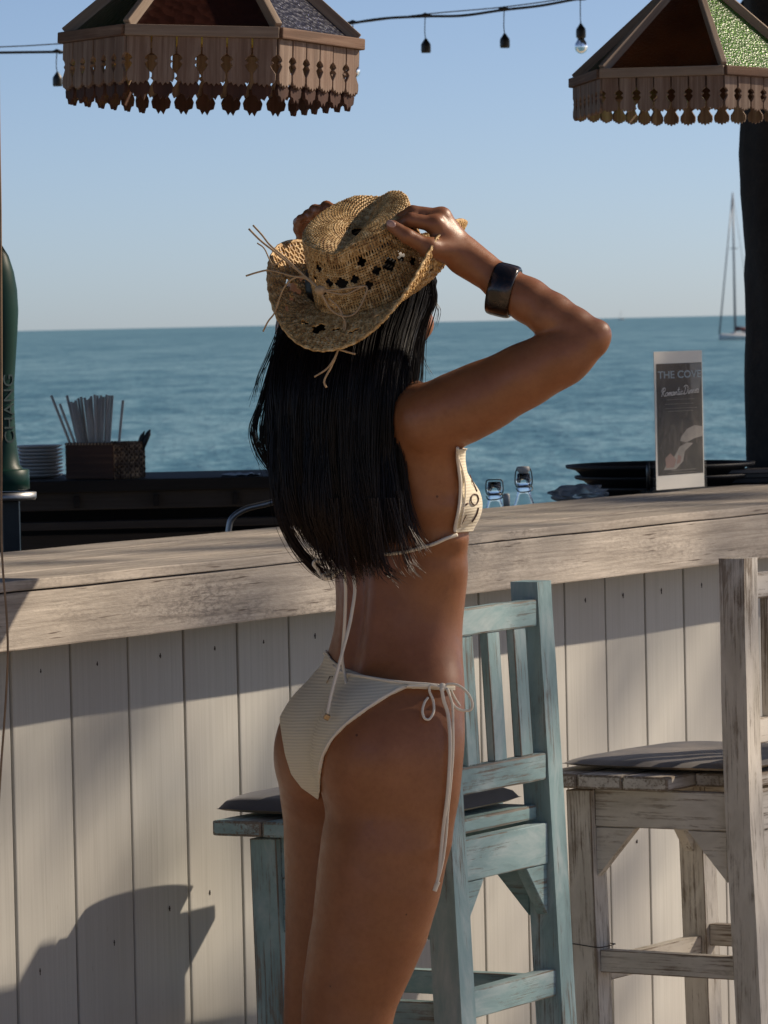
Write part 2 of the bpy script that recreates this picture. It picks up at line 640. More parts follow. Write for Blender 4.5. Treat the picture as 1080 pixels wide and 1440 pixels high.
def basket():
    # corner-on box: a plain dark panel side and a woven side, each woven of real strands
    for (ax, name) in ((0, 'front_panel'), (1, 'front_panel')):
        pass
    t = .006
    beam('base', (-L / 2, 0, .004), (L / 2, 0, .004), .008, D, MAT['wicker_dark'], T)
    beam('dark_side', (-L / 2, -D / 2, H / 2), (L / 2, -D / 2, H / 2), H, t, MAT['wicker_dark'], T)
    beam('dark_side', (-L / 2, D / 2, H / 2), (L / 2, D / 2, H / 2), H, t, MAT['wicker_dark'], T)
    for sx in (-1, 1):
        vs, fs = [], []
        n = 13
        for i in range(n):
            yy = -D / 2 + D * (i + .5) / n
            pts = []
            for j in range(13):
                z = H * j / 12
                pts.append((sx * (L / 2 + .0025 * (1 if (i + j) % 2 else -1)), yy + .0018 * math.sin(j * 1.1 + i), z))
            tube_geo(pts, .0036, 5, vs, fs)
        for j in range(6):
            z = H * (j + .5) / 6
            tube_geo([(sx * L / 2, -D / 2, z), (sx * L / 2, D / 2, z)], .0028, 5, vs, fs)
        mesh('woven_side', vs, fs, MAT['wicker'], T, True)
    vs, fs = [], []
    tube_geo([(-L / 2, -D / 2, H), (L / 2, -D / 2, H), (L / 2, D / 2, H), (-L / 2, D / 2, H), (-L / 2, -D / 2, H)], .004, 6, vs, fs)
    mesh('rim', vs, fs, MAT['wicker'], T, True)


basket()
gS = 'paper straws standing in the basket'
sp = [(72, 556), (84, 568), (94, 556), (100, 565), (104, 566), (110, 560), (114, 558), (119, 559), (123, 562), (128, 557), (133, 555), (137, 556), (142, 556), (146, 558), (150, 555), (154, 556), (158, 556), (106, 563), (126, 560), (140, 560), (173, 563)]
for i, (sx, sy) in enumerate(sp):
    yy = Yb + random.uniform(-.03, .03)
    top = W(sx, sy, yy)
    bx = 108 + (sx - 72) * .48 + random.uniform(-2, 2) if sx < 170 else 163
    if i < 2:
        bx, yy = 116 + 6 * i, Yb + .012
    bot = W(bx, 668, yy + random.uniform(-.01, .01))
    o = tube('paper_straw', [top - bot, Vector((0, 0, 0))], .0034, MAT['straw_paper'], None, 10)
    o.location = bot
    lab = 'pale paper straw standing upright in the packed bunch in the basket'
    if 2 <= i < 20:
        order_ = sorted(range(2, 20), key=lambda q: sp[q][0]).index(i)
        lab = ['first', 'second', 'third', 'fourth', 'fifth', 'sixth', 'seventh', 'eighth', 'ninth', 'ninth', 'eighth', 'seventh', 'sixth', 'fifth', 'fourth', 'third', 'second', 'first'][order_] + ' straw from the ' + ('left' if order_ < 9 else 'right') + ' in the upright bunch of pale straws in the basket'
    if i == 0: lab = 'pale paper straw leaning furthest left out of the basket'
    if i == 1: lab = 'second pale paper straw from the left, leaning out of the basket'
    if i == 20: lab = 'lone pale paper straw standing apart at the right side of the basket'
    tag(o, lab, 'straw', gS)
# wooden pick & dark sprig
p = W(149, 668, Yb - .05)
o = mesh('wooden_pick', [(-.018, 0, 0), (.018, 0, 0), (.002, 0, .078), (-.002, 0, .078), (-.018, .004, 0), (.018, .004, 0), (.002, .004, .078), (-.002, .004, .078)],
         [(0, 1, 2, 3), (7, 6, 5, 4), (0, 4, 5, 1), (1, 5, 6, 2), (2, 6, 7, 3), (3, 7, 4, 0)], MAT['wicker_dark'])
o.location = p
tag(o, 'dark pointed wooden menu pick standing against the straws', 'pick')
T = thing('pen_bundle', 'dark pens leaning out of the right end of the woven basket', 'pen', W(192, 640, Yb))
for a, b, r in (((190, 645), (203, 606), .0045), ((194, 645), (211, 604), .007), ((188, 645), (199, 610), .003)):
    A, Bq = W(*a, Yb), W(*b, Yb)
    tube('pen', [A, A.lerp(Bq, .6), A.lerp(Bq, .85), Bq], [r * .8, r, r, r * .25], MAT['black_plastic'], T, 8, world_space=True)
# plates
pp = W(55, 660, 12.75)
for i in range(9):
    prof = [(0.0, 0), (.042, 0), (.058, .006), (.0625, .0085), (.0615, .0105), (.04, .004), (0, .003)]
    o = lathe('plate', prof, MAT['ceramic'], None, 28)
    o.location = (pp.x + random.uniform(-.001, .001), pp.y, 1.122 + i * .0092)
    pos = ['bottom', 'second', 'third', 'fourth', 'middle', 'sixth', 'seventh', 'eighth', 'top'][i]
    tag(o, f'{pos} small white plate counted up the stack between tap tower and straw basket', 'plate', 'stacked white side plates')


cl = W(340, 660, 12.6)
o = beam('bar_towel', (cl.x - .05, cl.y, 1.1235), (cl.x + .045, cl.y, 1.1235), .004, .09, MAT['black_plastic'], None, cuts=8, jitter=.0015)
tag(o, 'dark folded bar towel lying flat on the right end of the back counter', 'towel')


# beer tap tower
def green_mat():
    m = NT('bottle green enamel')
    v = m.coord((1, 1, 1))
    c = m.ramp(m.noise(v, 6, 4), [(.3, (.004, .026, .020)), (.7, (.007, .040, .031))])
    m.set(Base_Color=c, Roughness=.42)
    m.b.inputs['Specular IOR Level'].default_value = .15
    return m.m


MAT['green'] = green_mat()
tp = W(1, 688, 8.95)
T = thing('beer_tap_tower', 'dark green curved beer tap tower at the left edge of the bar', 'beer tap', tp)
zs = 7000 / 8.95
prof = [(38, 0), (37, 6), (36, 22), (33, 28), (28, 34), (25, 55), (23, 80), (22, 115), (23, 150), (26, 185), (29, 220), (31, 250), (30, 280), (26, 305), (19, 328), (10, 343), (2, 349)]
vs, fs = lathe_geo([(r / zs, z / zs) for r, z in prof], 32)
mesh('tower_body', vs, fs, MAT['green'], T, True)
vs, fs = lathe_geo([(36.5 / zs, -.002), (41 / zs, 0), (41 / zs, .034), (38.5 / zs, .036)], 28)
mesh('base_collar', vs, fs, MAT['green'], T, True)
for s_, z0, hh in ((1, 240, 22),):
    sc_ = prism('white_emblem', [(0, 0), (.011, .012), (.013, .028), (-.02, .030), (-.022, 0)], .002, MAT['ceramic'], T)
    sc_.location = (-.003, -.0395, .295)
    sc_.rotation_euler = (R_(-3), 0, R_(6))


def text_mesh(txt, size, ext, mat, name, parent=None, shear=0.0, off=0.0, space=1.0):
    cu = bpy.data.curves.new('txt', 'FONT')
    cu.body = txt
    cu.size = size
    cu.extrude = ext
    cu.shear = shear
    cu.offset = off
    cu.space_character = space
    cu.align_x = 'CENTER'
    cu.align_y = 'CENTER'
    cu.resolution_u = 3
    to = bpy.data.objects.new('txt', cu)
    COL.objects.link(to)
    dg = bpy.context.evaluated_depsgraph_get()
    me = bpy.data.meshes.new_from_object(to.evaluated_get(dg))
    bpy.data.objects.remove(to)
    me.materials.clear()
    me.materials.append(mat)
    o = bpy.data.objects.new(name, me)
    COL.objects.link(o)
    if parent: o.parent = parent
    return o


MAT['green_letter'] = flat_mat('dull raised lettering', (.016, .035, .032), .3)
tx = text_mesh('CHANG', .034, .0012, MAT['green_letter'], 'raised_lettering', T, space=1.05)
tx.location = (.0205, -.0215, .145)
tx.rotation_euler = Matrix(((0, .72, .69), (0, .69, -.72), (1, 0, 0))).to_3x3().to_euler() if False else (R_(90), R_(-90), R_(44))
lathe('drip_plate', [(0, 0), (.062, 0), (.064, .004), (.064, .014), (0, .015)], MAT['steel'], T, 30, c=(0, 0, -.020))
beam('steel_post', (.018, 0, -.021), (.018, 0, -tp.z), .03, .03, MAT['black_plastic'], T, up=(0, 1, 0))
beam('post_foot', (-.05, 0, -tp.z + .005), (.08, 0, -tp.z + .005), .01, .12, MAT['black_plastic'], T)

# ---- swing top bottles
MAT['clear_glass'] = glass_mat('clear bottle glass', (.93, .97, .97))
MAT['wire'] = flat_mat('steel wire', (.12, .12, .12), .35, .9, .1)
MAT['stopper'] = flat_mat('white ceramic stopper', (.50, .49, .45), .4, 0, .05)


def bottle(px, top, Y, stopper, label, rz, scl=1.0):
    p = W(px, top, Y)
    hgt = p.z - .921
    t = thing('swing_top_bottle', label, 'bottle', (p.x, p.y, p.z - hgt), rz, 'clear swing top bottles behind the counter')
    H = hgt - .012
    body = [(0, 0), (.034, 0), (.037, .004), (.037, H * .56), (.034, H * .64), (.022, H * .75), (.0145, H * .84), (.0125, H * .90), (.0135, H * .915), (.0155, H * .925), (.0155, H * .955), (.0135, H * .965), (.0135, H * .99), (.012, H)]
    inner = [(.010, H), (.010, H * .90), (.0125, H * .84), (.020, H * .75), (.032, H * .64), (.035, H * .56), (.035, .006), (0, .005)]
    lathe('glass_bottle', body + inner, MAT['clear_glass'], t, 24)
    vs, fs = [], []
    for sx in (-1, 1):
        pts = [(sx * .0145, 0, H * .90), (sx * .0175, 0, H * .93), (sx * .0165, 0, H * 1.0), (sx * .012, 0, H + (.012 if stopper else .004))]
        tube_geo(smooth_path(pts, 4), .0013, 6, vs, fs)
    tube_geo([(-.012, 0, H + (.012 if stopper else .004)), (.012, 0, H + (.012 if stopper else .004))], .0012, 6, vs, fs)
    ring = [(.0145 * math.cos(2 * math.pi * i / 16), .0145 * math.sin(2 * math.pi * i / 16), H * .90) for i in range(17)]
    tube_geo(ring, .0014, 6, vs, fs)
    tube_geo(smooth_path([(.015, 0, H * .91), (.017, -.005, H * .88), (.010, -.013, H * .865), (-.010, -.013, H * .86), (-.016, -.004, H * .885)], 4), .0012, 6, vs, fs)
    mesh('wire_clasp', vs, fs, MAT['wire'], t, True)
    if stopper:
        lathe('stopper', [(0, H - .006), (.0095, H - .006), (.010, H + .002), (.0125, H + .004), (.0130, H + .010), (.0115, H + .0135), (0, H + .014)], MAT['stopper'], t, 20)
    else:
        lathe('stopper', [(0, -.006), (.0065, -.005), (.0072, .018), (.005, .022), (0, .022)], MAT['stopper'], t, 14, c=(.0245, -.004, H * .82))
    return t


bottle(736, 657, 10.05, True, 'clear swing top bottle closed with a white stopper, right one of two behind the counter', R_(8), 1.02)
bottle(695, 669, 10.0, False, 'clear swing top bottle with its stopper hanging open, beside the bikini top', R_(-10))

# ---- dark bowls stack
tb = W(935, 652, 10.75)
for i in range(3):
    zt = tb.z - i * .0235
    rr = [.205, .196, .19][i]
    dx = [0, .010, .028][i]
    prof = [(0, -.034), (rr * .70, -.034), (rr * .80, -.028), (rr * .90, -.010), (rr * .985, -.006), (rr, -.003), (rr, .001), (rr * .97, .0015), (rr * .90, -.004), (rr * .76, -.024), (0, -.028)]
    o = lathe('serving_bowl', prof, MAT['charcoal'], None, 48)
    o.location = (tb.x + dx - .01, tb.y, zt)
    tag(o, ['top', 'middle', 'lowest'][i] + ' round black serving bowl counted down the stack behind the menu stand', 'bowl', 'stacked black serving bowls')
o = beam('tray_box', (tb.x - .18, tb.y, (tb.z - .083 + .92) / 2), (tb.x + .2, tb.y, (tb.z - .083 + .92) / 2), tb.z - .083 - .92 - .002, .3, MAT['charcoal'], None)
tag(o, 'black box under the stack of serving bowls', 'box')
# crumpled plastic wrap
q = W(815, 690, 10.25)
bm = bmesh.new()
bmesh.ops.create_icosphere(bm, subdivisions=4, radius=1)
import mathutils.noise as mn
for v in bm.verts:
    n = mn.noise(v.co * 3.1) + .5 * mn.noise(v.co * 7)
    v.co *= 1 + .35 * n
    v.co = Vector((v.co.x * .055, v.co.y * .03, v.co.z * .020))
o = bm_to('plastic_wrap', bm, glass_mat('smoky plastic film', (.5, .52, .54), .18, 0, .6), None, True)
o.location = q + Vector((0, 0, -.008))
tag(o, 'crumpled smoky plastic wrap lying in front of the black bowls', 'wrap')
o = beam('phone', W(790, 684, 10.35), W(840, 684, 10.35), .008, .10, MAT['black_plastic'], None)
o.location.z -= .003
tag(o, 'flat black tablet edge in front of the bowl stack', 'tablet')

# ---- menu stand
mp = W(957, 691, 10.30)
T = thing('menu_stand', 'upright acrylic stand holding a grey dinner menu card on the counter', 'menu stand', (mp.x, mp.y, 1.1385), R_(57))
Hm, Wm = .288, .205
MX = 1.78
MAT['acrylic'] = glass_mat('clear acrylic', (.93, .95, .93), .04, 0, 0.0, .03)
MAT['acrylic'].node_tree.nodes['Principled BSDF'].inputs['Specular IOR Level'].default_value = .2
MAT['paper'] = flat_mat('white menu paper', (.66, .63, .56), .55, 0, .04, 8)


def poster_mat():
    m = NT('menu print')
    v = m.coord((1, 1, 1), rand=False)
    f = m.noise(v, 14, 6, .6, .8)
    c = m.ramp(f, [(.35, (.012, .010, .009)), (.5, (.03, .025, .021)), (.66, (.06, .05, .043))])
    sep = m.n('ShaderNodeSeparateXYZ')
    m.l(v, sep.inputs[0])
    top = m.ramp(m.n('ShaderNodeMapRange').outputs[0], [(0, 0.0), (1, 1.0)]) if False else None
    g = m.n('ShaderNodeMapRange', i_1=.02, i_2=.13, i_3=0.0, i_4=.75)
    m.l(sep.outputs[2], g.inputs[0])
    c = m.mix(g.outputs[0], c, (.085, .062, .046))
    f2 = m.noise(m.coord((1, 1, .6), rand=False, rot=(0, .6, 0)), 26, 3, .5, 1.2)
    c = m.mix(m.ramp(f2, [(.56, 0.0), (.62, .5)]), c, (.10, .082, .07))
    m.set(Base_Color=c, Roughness=.8)
    m.b.inputs['Specular IOR Level'].default_value = .12
    return m.m


def quadbox(name, w, h, t, loc, mat, parent):
    me = box_mesh(w, t, h, .0004)
    me.materials.append(mat)
    return obj_from(name, me, parent, loc)


quadbox('acrylic_sleeve', Wm, Hm, .0022, (0, -.0046, Hm / 2 + .004), MAT['acrylic'], T)
quadbox('acrylic_sleeve', Wm, Hm, .0022, (0, .0046, Hm / 2 + .004), MAT['acrylic'], T)
quadbox('paper_card', Wm - .004, Hm - .004, .0012, (0, 0, Hm / 2 + .004), MAT['paper'], T)
pr = quadbox('menu_print', Wm - .016, .230, .0006, (.0015, -.0012, .150), poster_mat(), T)
bs = quadbox('acrylic_foot', Wm + .006, .005, .07, (0, 0, .0025), MAT['acrylic'], T)
INK = {'blue': flat_mat('blue grey ink', (.16, .22, .26), .5), 'white': flat_mat('white ink', (.75, .71, .66), .5), 'brown': flat_mat('brown print', (.16, .07, .045), .5),
       'dark': flat_mat('dark card tone', (.05, .042, .038), .5), 'lightp': flat_mat('light print', (.20, .18, .16), .8)}
PRP = pr.location


def on_card(o, x, z, d=.0019):
    o.location = (x, -d, z)
    o.rotation_euler = (R_(90), 0, 0)
    o.scale = (MX, 1, 1)
    return o


def card_poly(name, pts, mat, d):
    pts = [(x * MX, z) for x, z in pts]
    me_o = mesh(name, [(x, -d, z) for x, z in pts], [tuple(range(len(pts)))], mat, T)
    return me_o


# dark shape at upper right; printed picture: white cloth, plate with fruit
card_poly('card_figure', [(.026, .264), (.054, .264), (.054, .235), (.047, .205), (.028, .205)], INK['dark'], .00170)
card_poly('card_figure', [(.002, .112), (.016, .128), (.034, .135), (.054, .132), (.054, .112), (.034, .108), (.014, .100), (.000, .104)], INK['lightp'], .00172)
card_poly('card_figure', [(-.040, .046), (-.012, .046), (.006, .062), (.010, .082), (.030, .098), (.016, .100), (-.002, .092), (-.016, .070), (-.034, .056)], INK['lightp'], .00174)
card_poly('printed_fruit', [(-.034, .050), (-.016, .050), (-.010, .066), (-.024, .080), (-.036, .070)], INK['brown'], .00176)
card_poly('printed_fruit', [(-.010, .056), (.000, .060), (.002, .072), (-.006, .076)], INK['brown'], .00176)
on_card(text_mesh('THE COVE', .0215, .0003, INK['blue'], 'menu_heading', T, off=.0002), .002, .241)
# cursive "Romantic Dinner" drawn as pen strokes
ST = {
    'R': [[(0, 0), (.12, .5), (.2, .95)], [(-.12, .55), (.0, .9), (.3, 1.05), (.52, .85), (.4, .6), (.15, .5), (.35, .2), (.5, 0), (.62, .08)]],
    'o': [[(.3, .45), (.08, .35), (.05, .08), (.2, 0), (.38, .15), (.38, .4), (.3, .45), (.5, .36)]],
    'm': [[(0, .4), (.08, 0), (.15, .35), (.28, .42), (.28, 0), (.38, .35), (.5, .42), (.5, .05), (.6, .05)]],
    'a': [[(.35, .42), (.1, .38), (.04, .1), (.18, 0), (.34, .2), (.38, .42), (.36, .08), (.5, .05)]],
    'n': [[(0, .4), (.06, 0), (.15, .32), (.3, .42), (.32, .05), (.45, .05)]],
    't': [[(.2, .9), (.1, .15), (.18, 0), (.35, .1)], [(-.02, .6), (.35, .64)]],
    'i': [[(.1, .42), (.06, .08), (.14, 0), (.28, .1)], [(.17, .62), (.18, .66)]],
    'c': [[(.32, .38), (.12, .4), (.04, .12), (.16, 0), (.38, .12)]],
    'D': [[(.1, 0), (.22, .55), (.3, 1.0)], [(-.05, .85), (.2, 1.08), (.6, .95), (.7, .5), (.5, .1), (.15, -.02), (.0, .1), (.2, .15)]],
    'e': [[(.05, .2), (.32, .3), (.25, .44), (.08, .32), (.06, .08), (.2, 0), (.38, .12)]],
    'r': [[(0, .38), (.06, .46), (.22, .4), (.14, .05), (.26, 0), (.38, .1)]],
}
ADV = {'R': .62, 'o': .48, 'm': .62, 'a': .48, 'n': .46, 't': .34, 'i': .28, 'c': .36, 'D': .76, 'e': .36, 'r': .36, ' ': .12}
vs, fs = [], []
x = 0
sc_ = .0166
word = 'Romantic Dinner'
tot = sum(ADV[c] for c in word)
for ch in word:
    for st in ST.get(ch, []):
        pts = [Vector(((x + a - tot / 2 + b * .22) * sc_ * .82, 0, b * sc_)) for a, b in st]
        tube_geo(smooth_path(pts, 4) if len(pts) > 2 else pts, .00060, 4, vs, fs)
    x += ADV[ch]
o = mesh('menu_script', vs, fs, INK['white'], T)
o.scale = (MX, 1, 1)
o.location = (.003, -.0021, .200)
o.rotation_euler = (0, R_(-2), 0)
vs, fs = [], []
for r_, (zz, x0, x1) in enumerate([(.190, -.03, .035), (.181, -.035, .03), (.172, -.034, .04), (.166, -.028, .03), (.044, -.022, .030), (.038, -.030, .034)]):
    xx = x0
    while xx < x1:
        w_ = random.uniform(.002, .006)
        tube_geo([(xx, 0, zz), (xx + w_, 0, zz + random.uniform(-.0003, .0003))], .0005, 4, vs, fs)
        xx += w_ + .0016
o = mesh('small_print_line', vs, fs, INK['lightp'], T)
o.location = (.001, -.0018, 0)
o.scale = (MX, 1, 1)
o['kind'] = 'stuff'

# little dark pen/holder beside stand, notebooks at right
o = tube('black_pen', [(0, 0, 0), (0, 0, .05), (.001, 0, .066)], [.0042, .0042, .002], MAT['wire'], None, 10)
o.location = W(912, 694, 10.32)
tag(o, 'short grey pen standing at the left side of the menu stand', 'pen')
MAT['notebook'] = flat_mat('grey notebook cover', (.10, .09, .085), .5)
for i, (x0, x1, py, th, mt, lb) in enumerate([(1004, 1100, 687, .010, 'charcoal', 'lowest black folder lying on the counter at the foot of the trunk post'),
                                              (1008, 1100, 677, .009, 'black_plastic', 'middle dark red edged booklet in the pile by the trunk post'),
                                              (1012, 1100, 668, .007, 'notebook', 'topmost grey notebook in the pile by the trunk post')]):
    a, b = W(x0, py, 10.72), W(x1, py, 10.72)
    z = 1.1395 + [.006, .0165, .0255][i]
    o = beam('notebook', (a.x, a.y, z), (b.x, a.y, z), th, .14, MAT[mt], None, bev=.001)
    o.rotation_euler.z += R_(-4 + 3 * i)
    tag(o, lb, 'notebook', 'notebooks piled beside the trunk post')
o = tube('dark_bottle', [(0, 0, 0), (.06, 0, .0), (.085, 0, .0), (.12, 0, 0)], [.011, .011, .006, .006], MAT['charcoal'], None, 14)
o.location = W(985, 664, 10.9)
tag(o, 'small dark bottle lying on its side behind the menu stand', 'bottle')
o = beam('side_shelf', (mp.x - .05, 10.95, 1.125), (mp.x + .5, 10.95, 1.125), .024, .34, MAT['black_wood'], None)
o.location.z = 1.1265
tag(o, 'black shelf behind the counter under the notebooks', 'shelf')


# ------------------------------------------------------------------ stools
def stool(name, label, base, rz, p, q, mat, seatz=.742, top=1.09, lean=0.0, fz=.45, leg=.047):
    t = thing(name, label, 'bar stool', base, rz, 'distressed wooden bar stools')
    hp, hq = p / 2, q / 2
    # legs; y- = rear (towards the camera side), y+ = bar side
    for sx in (-1, 1):
        beam('front_leg', (sx * hq * 1.0, hp - .016, 0), (sx * hq, hp, seatz - .031), leg, leg, mat, t, up=(0, 1, 0), cuts=6, jitter=.0007)
    for sx in (-1, 1):
        # rear post: two-segment raked
        pts = [(sx * hq, -hp - .030, 0), (sx * hq, -hp, seatz), (sx * hq, -hp - .004, top)]
        bm = bmesh.new()
        rings = []
        cuts = [0, .16, .3, .45, .6, .72, .8, .88, .96, 1.0]
        h2 = leg / 2
        for c_ in cuts:
            z = c_ * top
            yv = -hp - .030 * (1 - min(1, z / seatz)) + lean * max(0, (z - seatz) / (top - seatz)) - (.0)
            rr = [bm.verts.new((sx * hq + a * h2 + random.uniform(-.0006, .0006), yv + b_ * h2 + random.uniform(-.0006, .0006), z)) for a, b_ in ((-1, -1), (1, -1), (1, 1), (-1, 1))]
            rings.append(rr)
        for r0, r1 in zip(rings[:-1], rings[1:]):
            for i in range(4):
                bm.faces.new((r0[i], r0[(i + 1) % 4], r1[(i + 1) % 4], r1[i]))
        bm.faces.new(rings[0][::-1])
        bm.faces.new(rings[-1])
        bmesh.ops.bevel(bm, geom=[e for e in bm.edges if e.calc_face_angle(0) > .5], offset=.003, segments=2, affect='EDGES')
        for v in bm.verts: v.co = Vector((v.co.z, v.co.y, -v.co.x))      # local x up the post so the grain follows
        o = bm_to('rear_post', bm, mat, t)
        o.rotation_euler = Matrix(((0, 0, -1), (0, 1, 0), (1, 0, 0))).to_euler()
    ov = .042
    y0, y1 = -hp + leg / 2 - .006, hp + leg / 2 + ov
    nb = 4
    wb_ = (y1 - y0) / nb
    for i in range(nb):
        ext = -leg / 2 - .002 if i == 0 else ov + leg / 2
        yc = y0 + wb_ * (i + .5)
        if i == 0:
            beam('seat_board', (-hq + leg / 2 + .002, yc - .01, seatz - .0125), (hq - leg / 2 - .002, yc - .01, seatz - .0125), wb_ + .016, .023, mat, t, up=(0, 1, 0), bev=.004)
        else:
            beam('seat_board', (-hq - ext, yc, seatz - .0125), (hq + ext, yc, seatz - .0125), wb_ - .0015, .024, mat, t, up=(0, 1, 0), bev=.004)
    az = seatz - .027 - .034
    for sx in (-1, 1):
        beam('side_apron', (sx * hq, -hp + leg / 2 + .001, az), (sx * hq, hp - leg / 2 - .001, az), .064, .022, mat, t)
    beam('front_apron', (-hq + leg / 2 + .001, hp, az), (hq - leg / 2 - .001, hp, az), .064, .022, mat, t)
    beam('rear_apron', (-hq + leg / 2 + .001, -hp - .006, az), (hq - leg / 2 - .001, -hp - .006, az), .064, .024, mat, t)
    # corner braces
    zt = az - .033
    for sx in (-1, 1):
        for sy in (-1, 1):
            o = prism('corner_brace', [(0, 0), (.075, 0), (0, -.085)], .020, mat, t, .0012)
            o.location = (sx * hq, sy * (hp - leg / 2 - .002), zt)
            o.rotation_euler = (0, 0, R_(-90) if sy > 0 else R_(90))
            o = prism('corner_brace', [(0, 0), (.070, 0), (0, -.080)], .020, mat, t, .0012)
            o.location = (-sx * (hq - leg / 2 - .002), sy * hp - (.006 if sy < 0 else 0), zt)
            o.rotation_euler = (0, 0, 0 if sx > 0 else R_(180))
    # foot rails
    for sx in (-1, 1):
        beam('foot_rail', (sx * hq, -hp + leg / 2 - .012, fz + .0), (sx * hq, hp - leg / 2 - .006, fz + .0), .038, .024, mat, t)
        beam('foot_rail', (sx * hq, -hp + leg / 2 - .016, .17), (sx * hq, hp - leg / 2 - .016, .17), .036, .024, mat, t)
    beam('foot_rail', (-hq + leg / 2, hp - .008, fz - .02), (hq - leg / 2, hp - .008, fz - .02), .038, .024, mat, t)
    beam('foot_rail', (-hq + leg / 2, -hp - .014, fz + .012), (hq - leg / 2, -hp - .014, fz + .012), .042, .026, mat, t)
    # back rest
    yb = -hp - .010
    beam('top_rail', (-hq + leg / 2, yb + lean * 0.9, top - .048), (hq - leg / 2, yb + lean * 0.9, top - .048), .042, .022, mat, t, bev=.003, cuts=4, jitter=.0008)
    beam('lower_rail', (-hq + leg / 2, yb + lean * 0.2, top - .288), (hq - leg / 2, yb + lean * 0.2, top - .288), .042, .022, mat, t, bev=.003, cuts=4, jitter=.0008)
    nsl = 3
    inner = q - leg
    for i in range(nsl):
        xx = -inner / 2 + inner * (i + .62) / (nsl + .24)
        beam('back_slat', (xx, yb + lean * .25, top - .268), (xx, yb + lean * .85, top - .068), .040, .014, mat, t, up=(1, 0, 0))
    return t


sA, sB = 0, 0
pA, qA = .306, .33
near_rear = Vector((.0965, 7.50, 0)) + BI * .018
ctr = near_rear + BD * (qA / 2) + BI * (pA / 2)
stool('bar_stool', 'aqua painted distressed wooden bar stool directly behind the woman', ctr, BANG, pA, qA, MAT['aqua'], lean=.016)
stA = ctr
aW = BANG - R_(3)
dW = Vector((math.cos(aW), math.sin(aW), 0))
iW = Vector((-dW.y, dW.x, 0))
pW, qW = .30, .385
near_rear = Vector((.582, 8.20, 0))
ctr = near_rear + dW * (qW / 2) + iW * (pW / 2)
stool('bar_stool', 'whitewashed distressed wooden bar stool at the right edge of the picture', ctr, aW, pW, qW, MAT['white_paint'], .740, 1.100, fz=.42)
stW = ctr


def denim_mat(name, c0, c1, c2):
    m = NT(name)
    v = m.coord((1, 1, 1))
    f = m.noise(v, 9, 6, .6, .5)
    c = m.ramp(f, [(.3, c0), (.5, c1), (.72, c2)])
    fine = m.noise(m.coord((400, 900, 400)), 1, 2)
    c = m.mix(m.ramp(fine, [(.4, 0.0), (.7, .35)]), c, c2)
    m.set(Base_Color=c, Roughness=.9)
    m.b.inputs['Sheen Weight'].default_value = .3
    m.bump(fine, .5, .0008)
    return m.m


MAT['denim'] = denim_mat('dark blue denim', (.030, .033, .042), (.045, .049, .062), (.075, .078, .09))
MAT['denim_p'] = denim_mat('faded patterned cushion cloth', (.035, .032, .034), (.075, .068, .066), (.20, .17, .145))
MAT['piping'] = flat_mat('beige cushion underside', (.36, .30, .22), .85)


def cushion(label, loc, rz, sx, sy, mat, tilt=0.0):
    t = thing('seat_cushion', label, 'cushion', loc, rz, 'cushions on the bar stools')
    N = 28
    for name, zf, mt in (('cushion_top', 1, mat), ('cushion_underside', -1, MAT['piping'])):
        vs, fs = [], []
        for i in range(N + 1):
            for j in range(N + 1):
                u, v = -1 + 2 * i / N, -1 + 2 * j / N
                # squircle outline
                k_ = 1 - .06 * (u * u * v * v)
                e = max(0, 1 - abs(u) ** 5) * max(0, 1 - abs(v) ** 5)
                h = (e ** .38)
                z = .010 + zf * (((.024 - .012 * tilt) if zf > 0 else .008) * h) + (.0015 * mn.noise(Vector((u * 3, v * 3, 1))) * h) - tilt * abs(v) ** 2 * .012 * 0
                vs.append((u * sx * k_, v * sy * k_, z))
        for i in range(N):
            for j in range(N):
                a = i * (N + 1) + j
                f = (a, a + N + 1, a + N + 2, a + 1)
                fs.append(f if zf > 0 else f[::-1])
        mesh(name, vs, fs, mt, t, True)
    return t


cushion('dark denim cushion on the aqua bar stool', (stA.x + BI.x * .056 - BD.x * .022, stA.y + BI.y * .056 - BD.y * .022, .7435), BANG, .168, .196, MAT['denim'])
cushion('faded patterned cushion on the whitewashed bar stool', (stW.x + iW.x * .02, stW.y + iW.y * .02, .7415), aW, .215, .180, MAT['denim_p'], 1.2)
# twine tied round the far leg of the white stool
T = thing('leg_twine', 'thin dark twine tied around the far front leg of the whitewashed stool', 'twine', stW)
lc = stW + dW * (qW / 2) + iW * (pW / 2 - .003)
for zz, rr in ((.628, .037), (.620, .038)):
    pts = []
    for i in range(25):
        a = 2 * math.pi * i / 24
        u, v = math.cos(a), math.sin(a)
        m_ = max(abs(u), abs(v))
        pts.append(lc + dW * (.0275 * u / m_) + iW * (.0275 * v / m_) + Vector((0, 0, zz + .004 * math.sin(a))))
    tube('twine_loop', pts, .0011, MAT['rubber'], T, 5, world_space=True)
pts = [lc - dW * .029 - iW * .005 + Vector((0, 0, .622)), lc - dW * .031 - iW * .006 + Vector((0, 0, .606)), lc - dW * .030 - iW * .012 + Vector((0, 0, .600)), lc - dW * .030 - iW * .010 + Vector((0, 0, .590))]
tube('twine_end', smooth_path(pts, 5), .0011, MAT['rubber'], T, 5, world_space=True)
lc = stW - dW * (qW / 2) + iW * (pW / 2 - .010)
T = thing('leg_twine', 'thin dark twine tied low around the near front leg of the whitewashed stool', 'twine', stW)
pts = []
for i in range(25):
    a = 2 * math.pi * i / 24
    u, v = math.cos(a), math.sin(a)
    m_ = max(abs(u), abs(v))
    pts.append(lc + dW * (.0275 * u / m_) + iW * (.0275 * v / m_) + Vector((0, 0, .447 + .003 * math.sin(a))))
tube('twine_loop', pts, .0009, MAT['rubber'], T, 5, world_space=True)


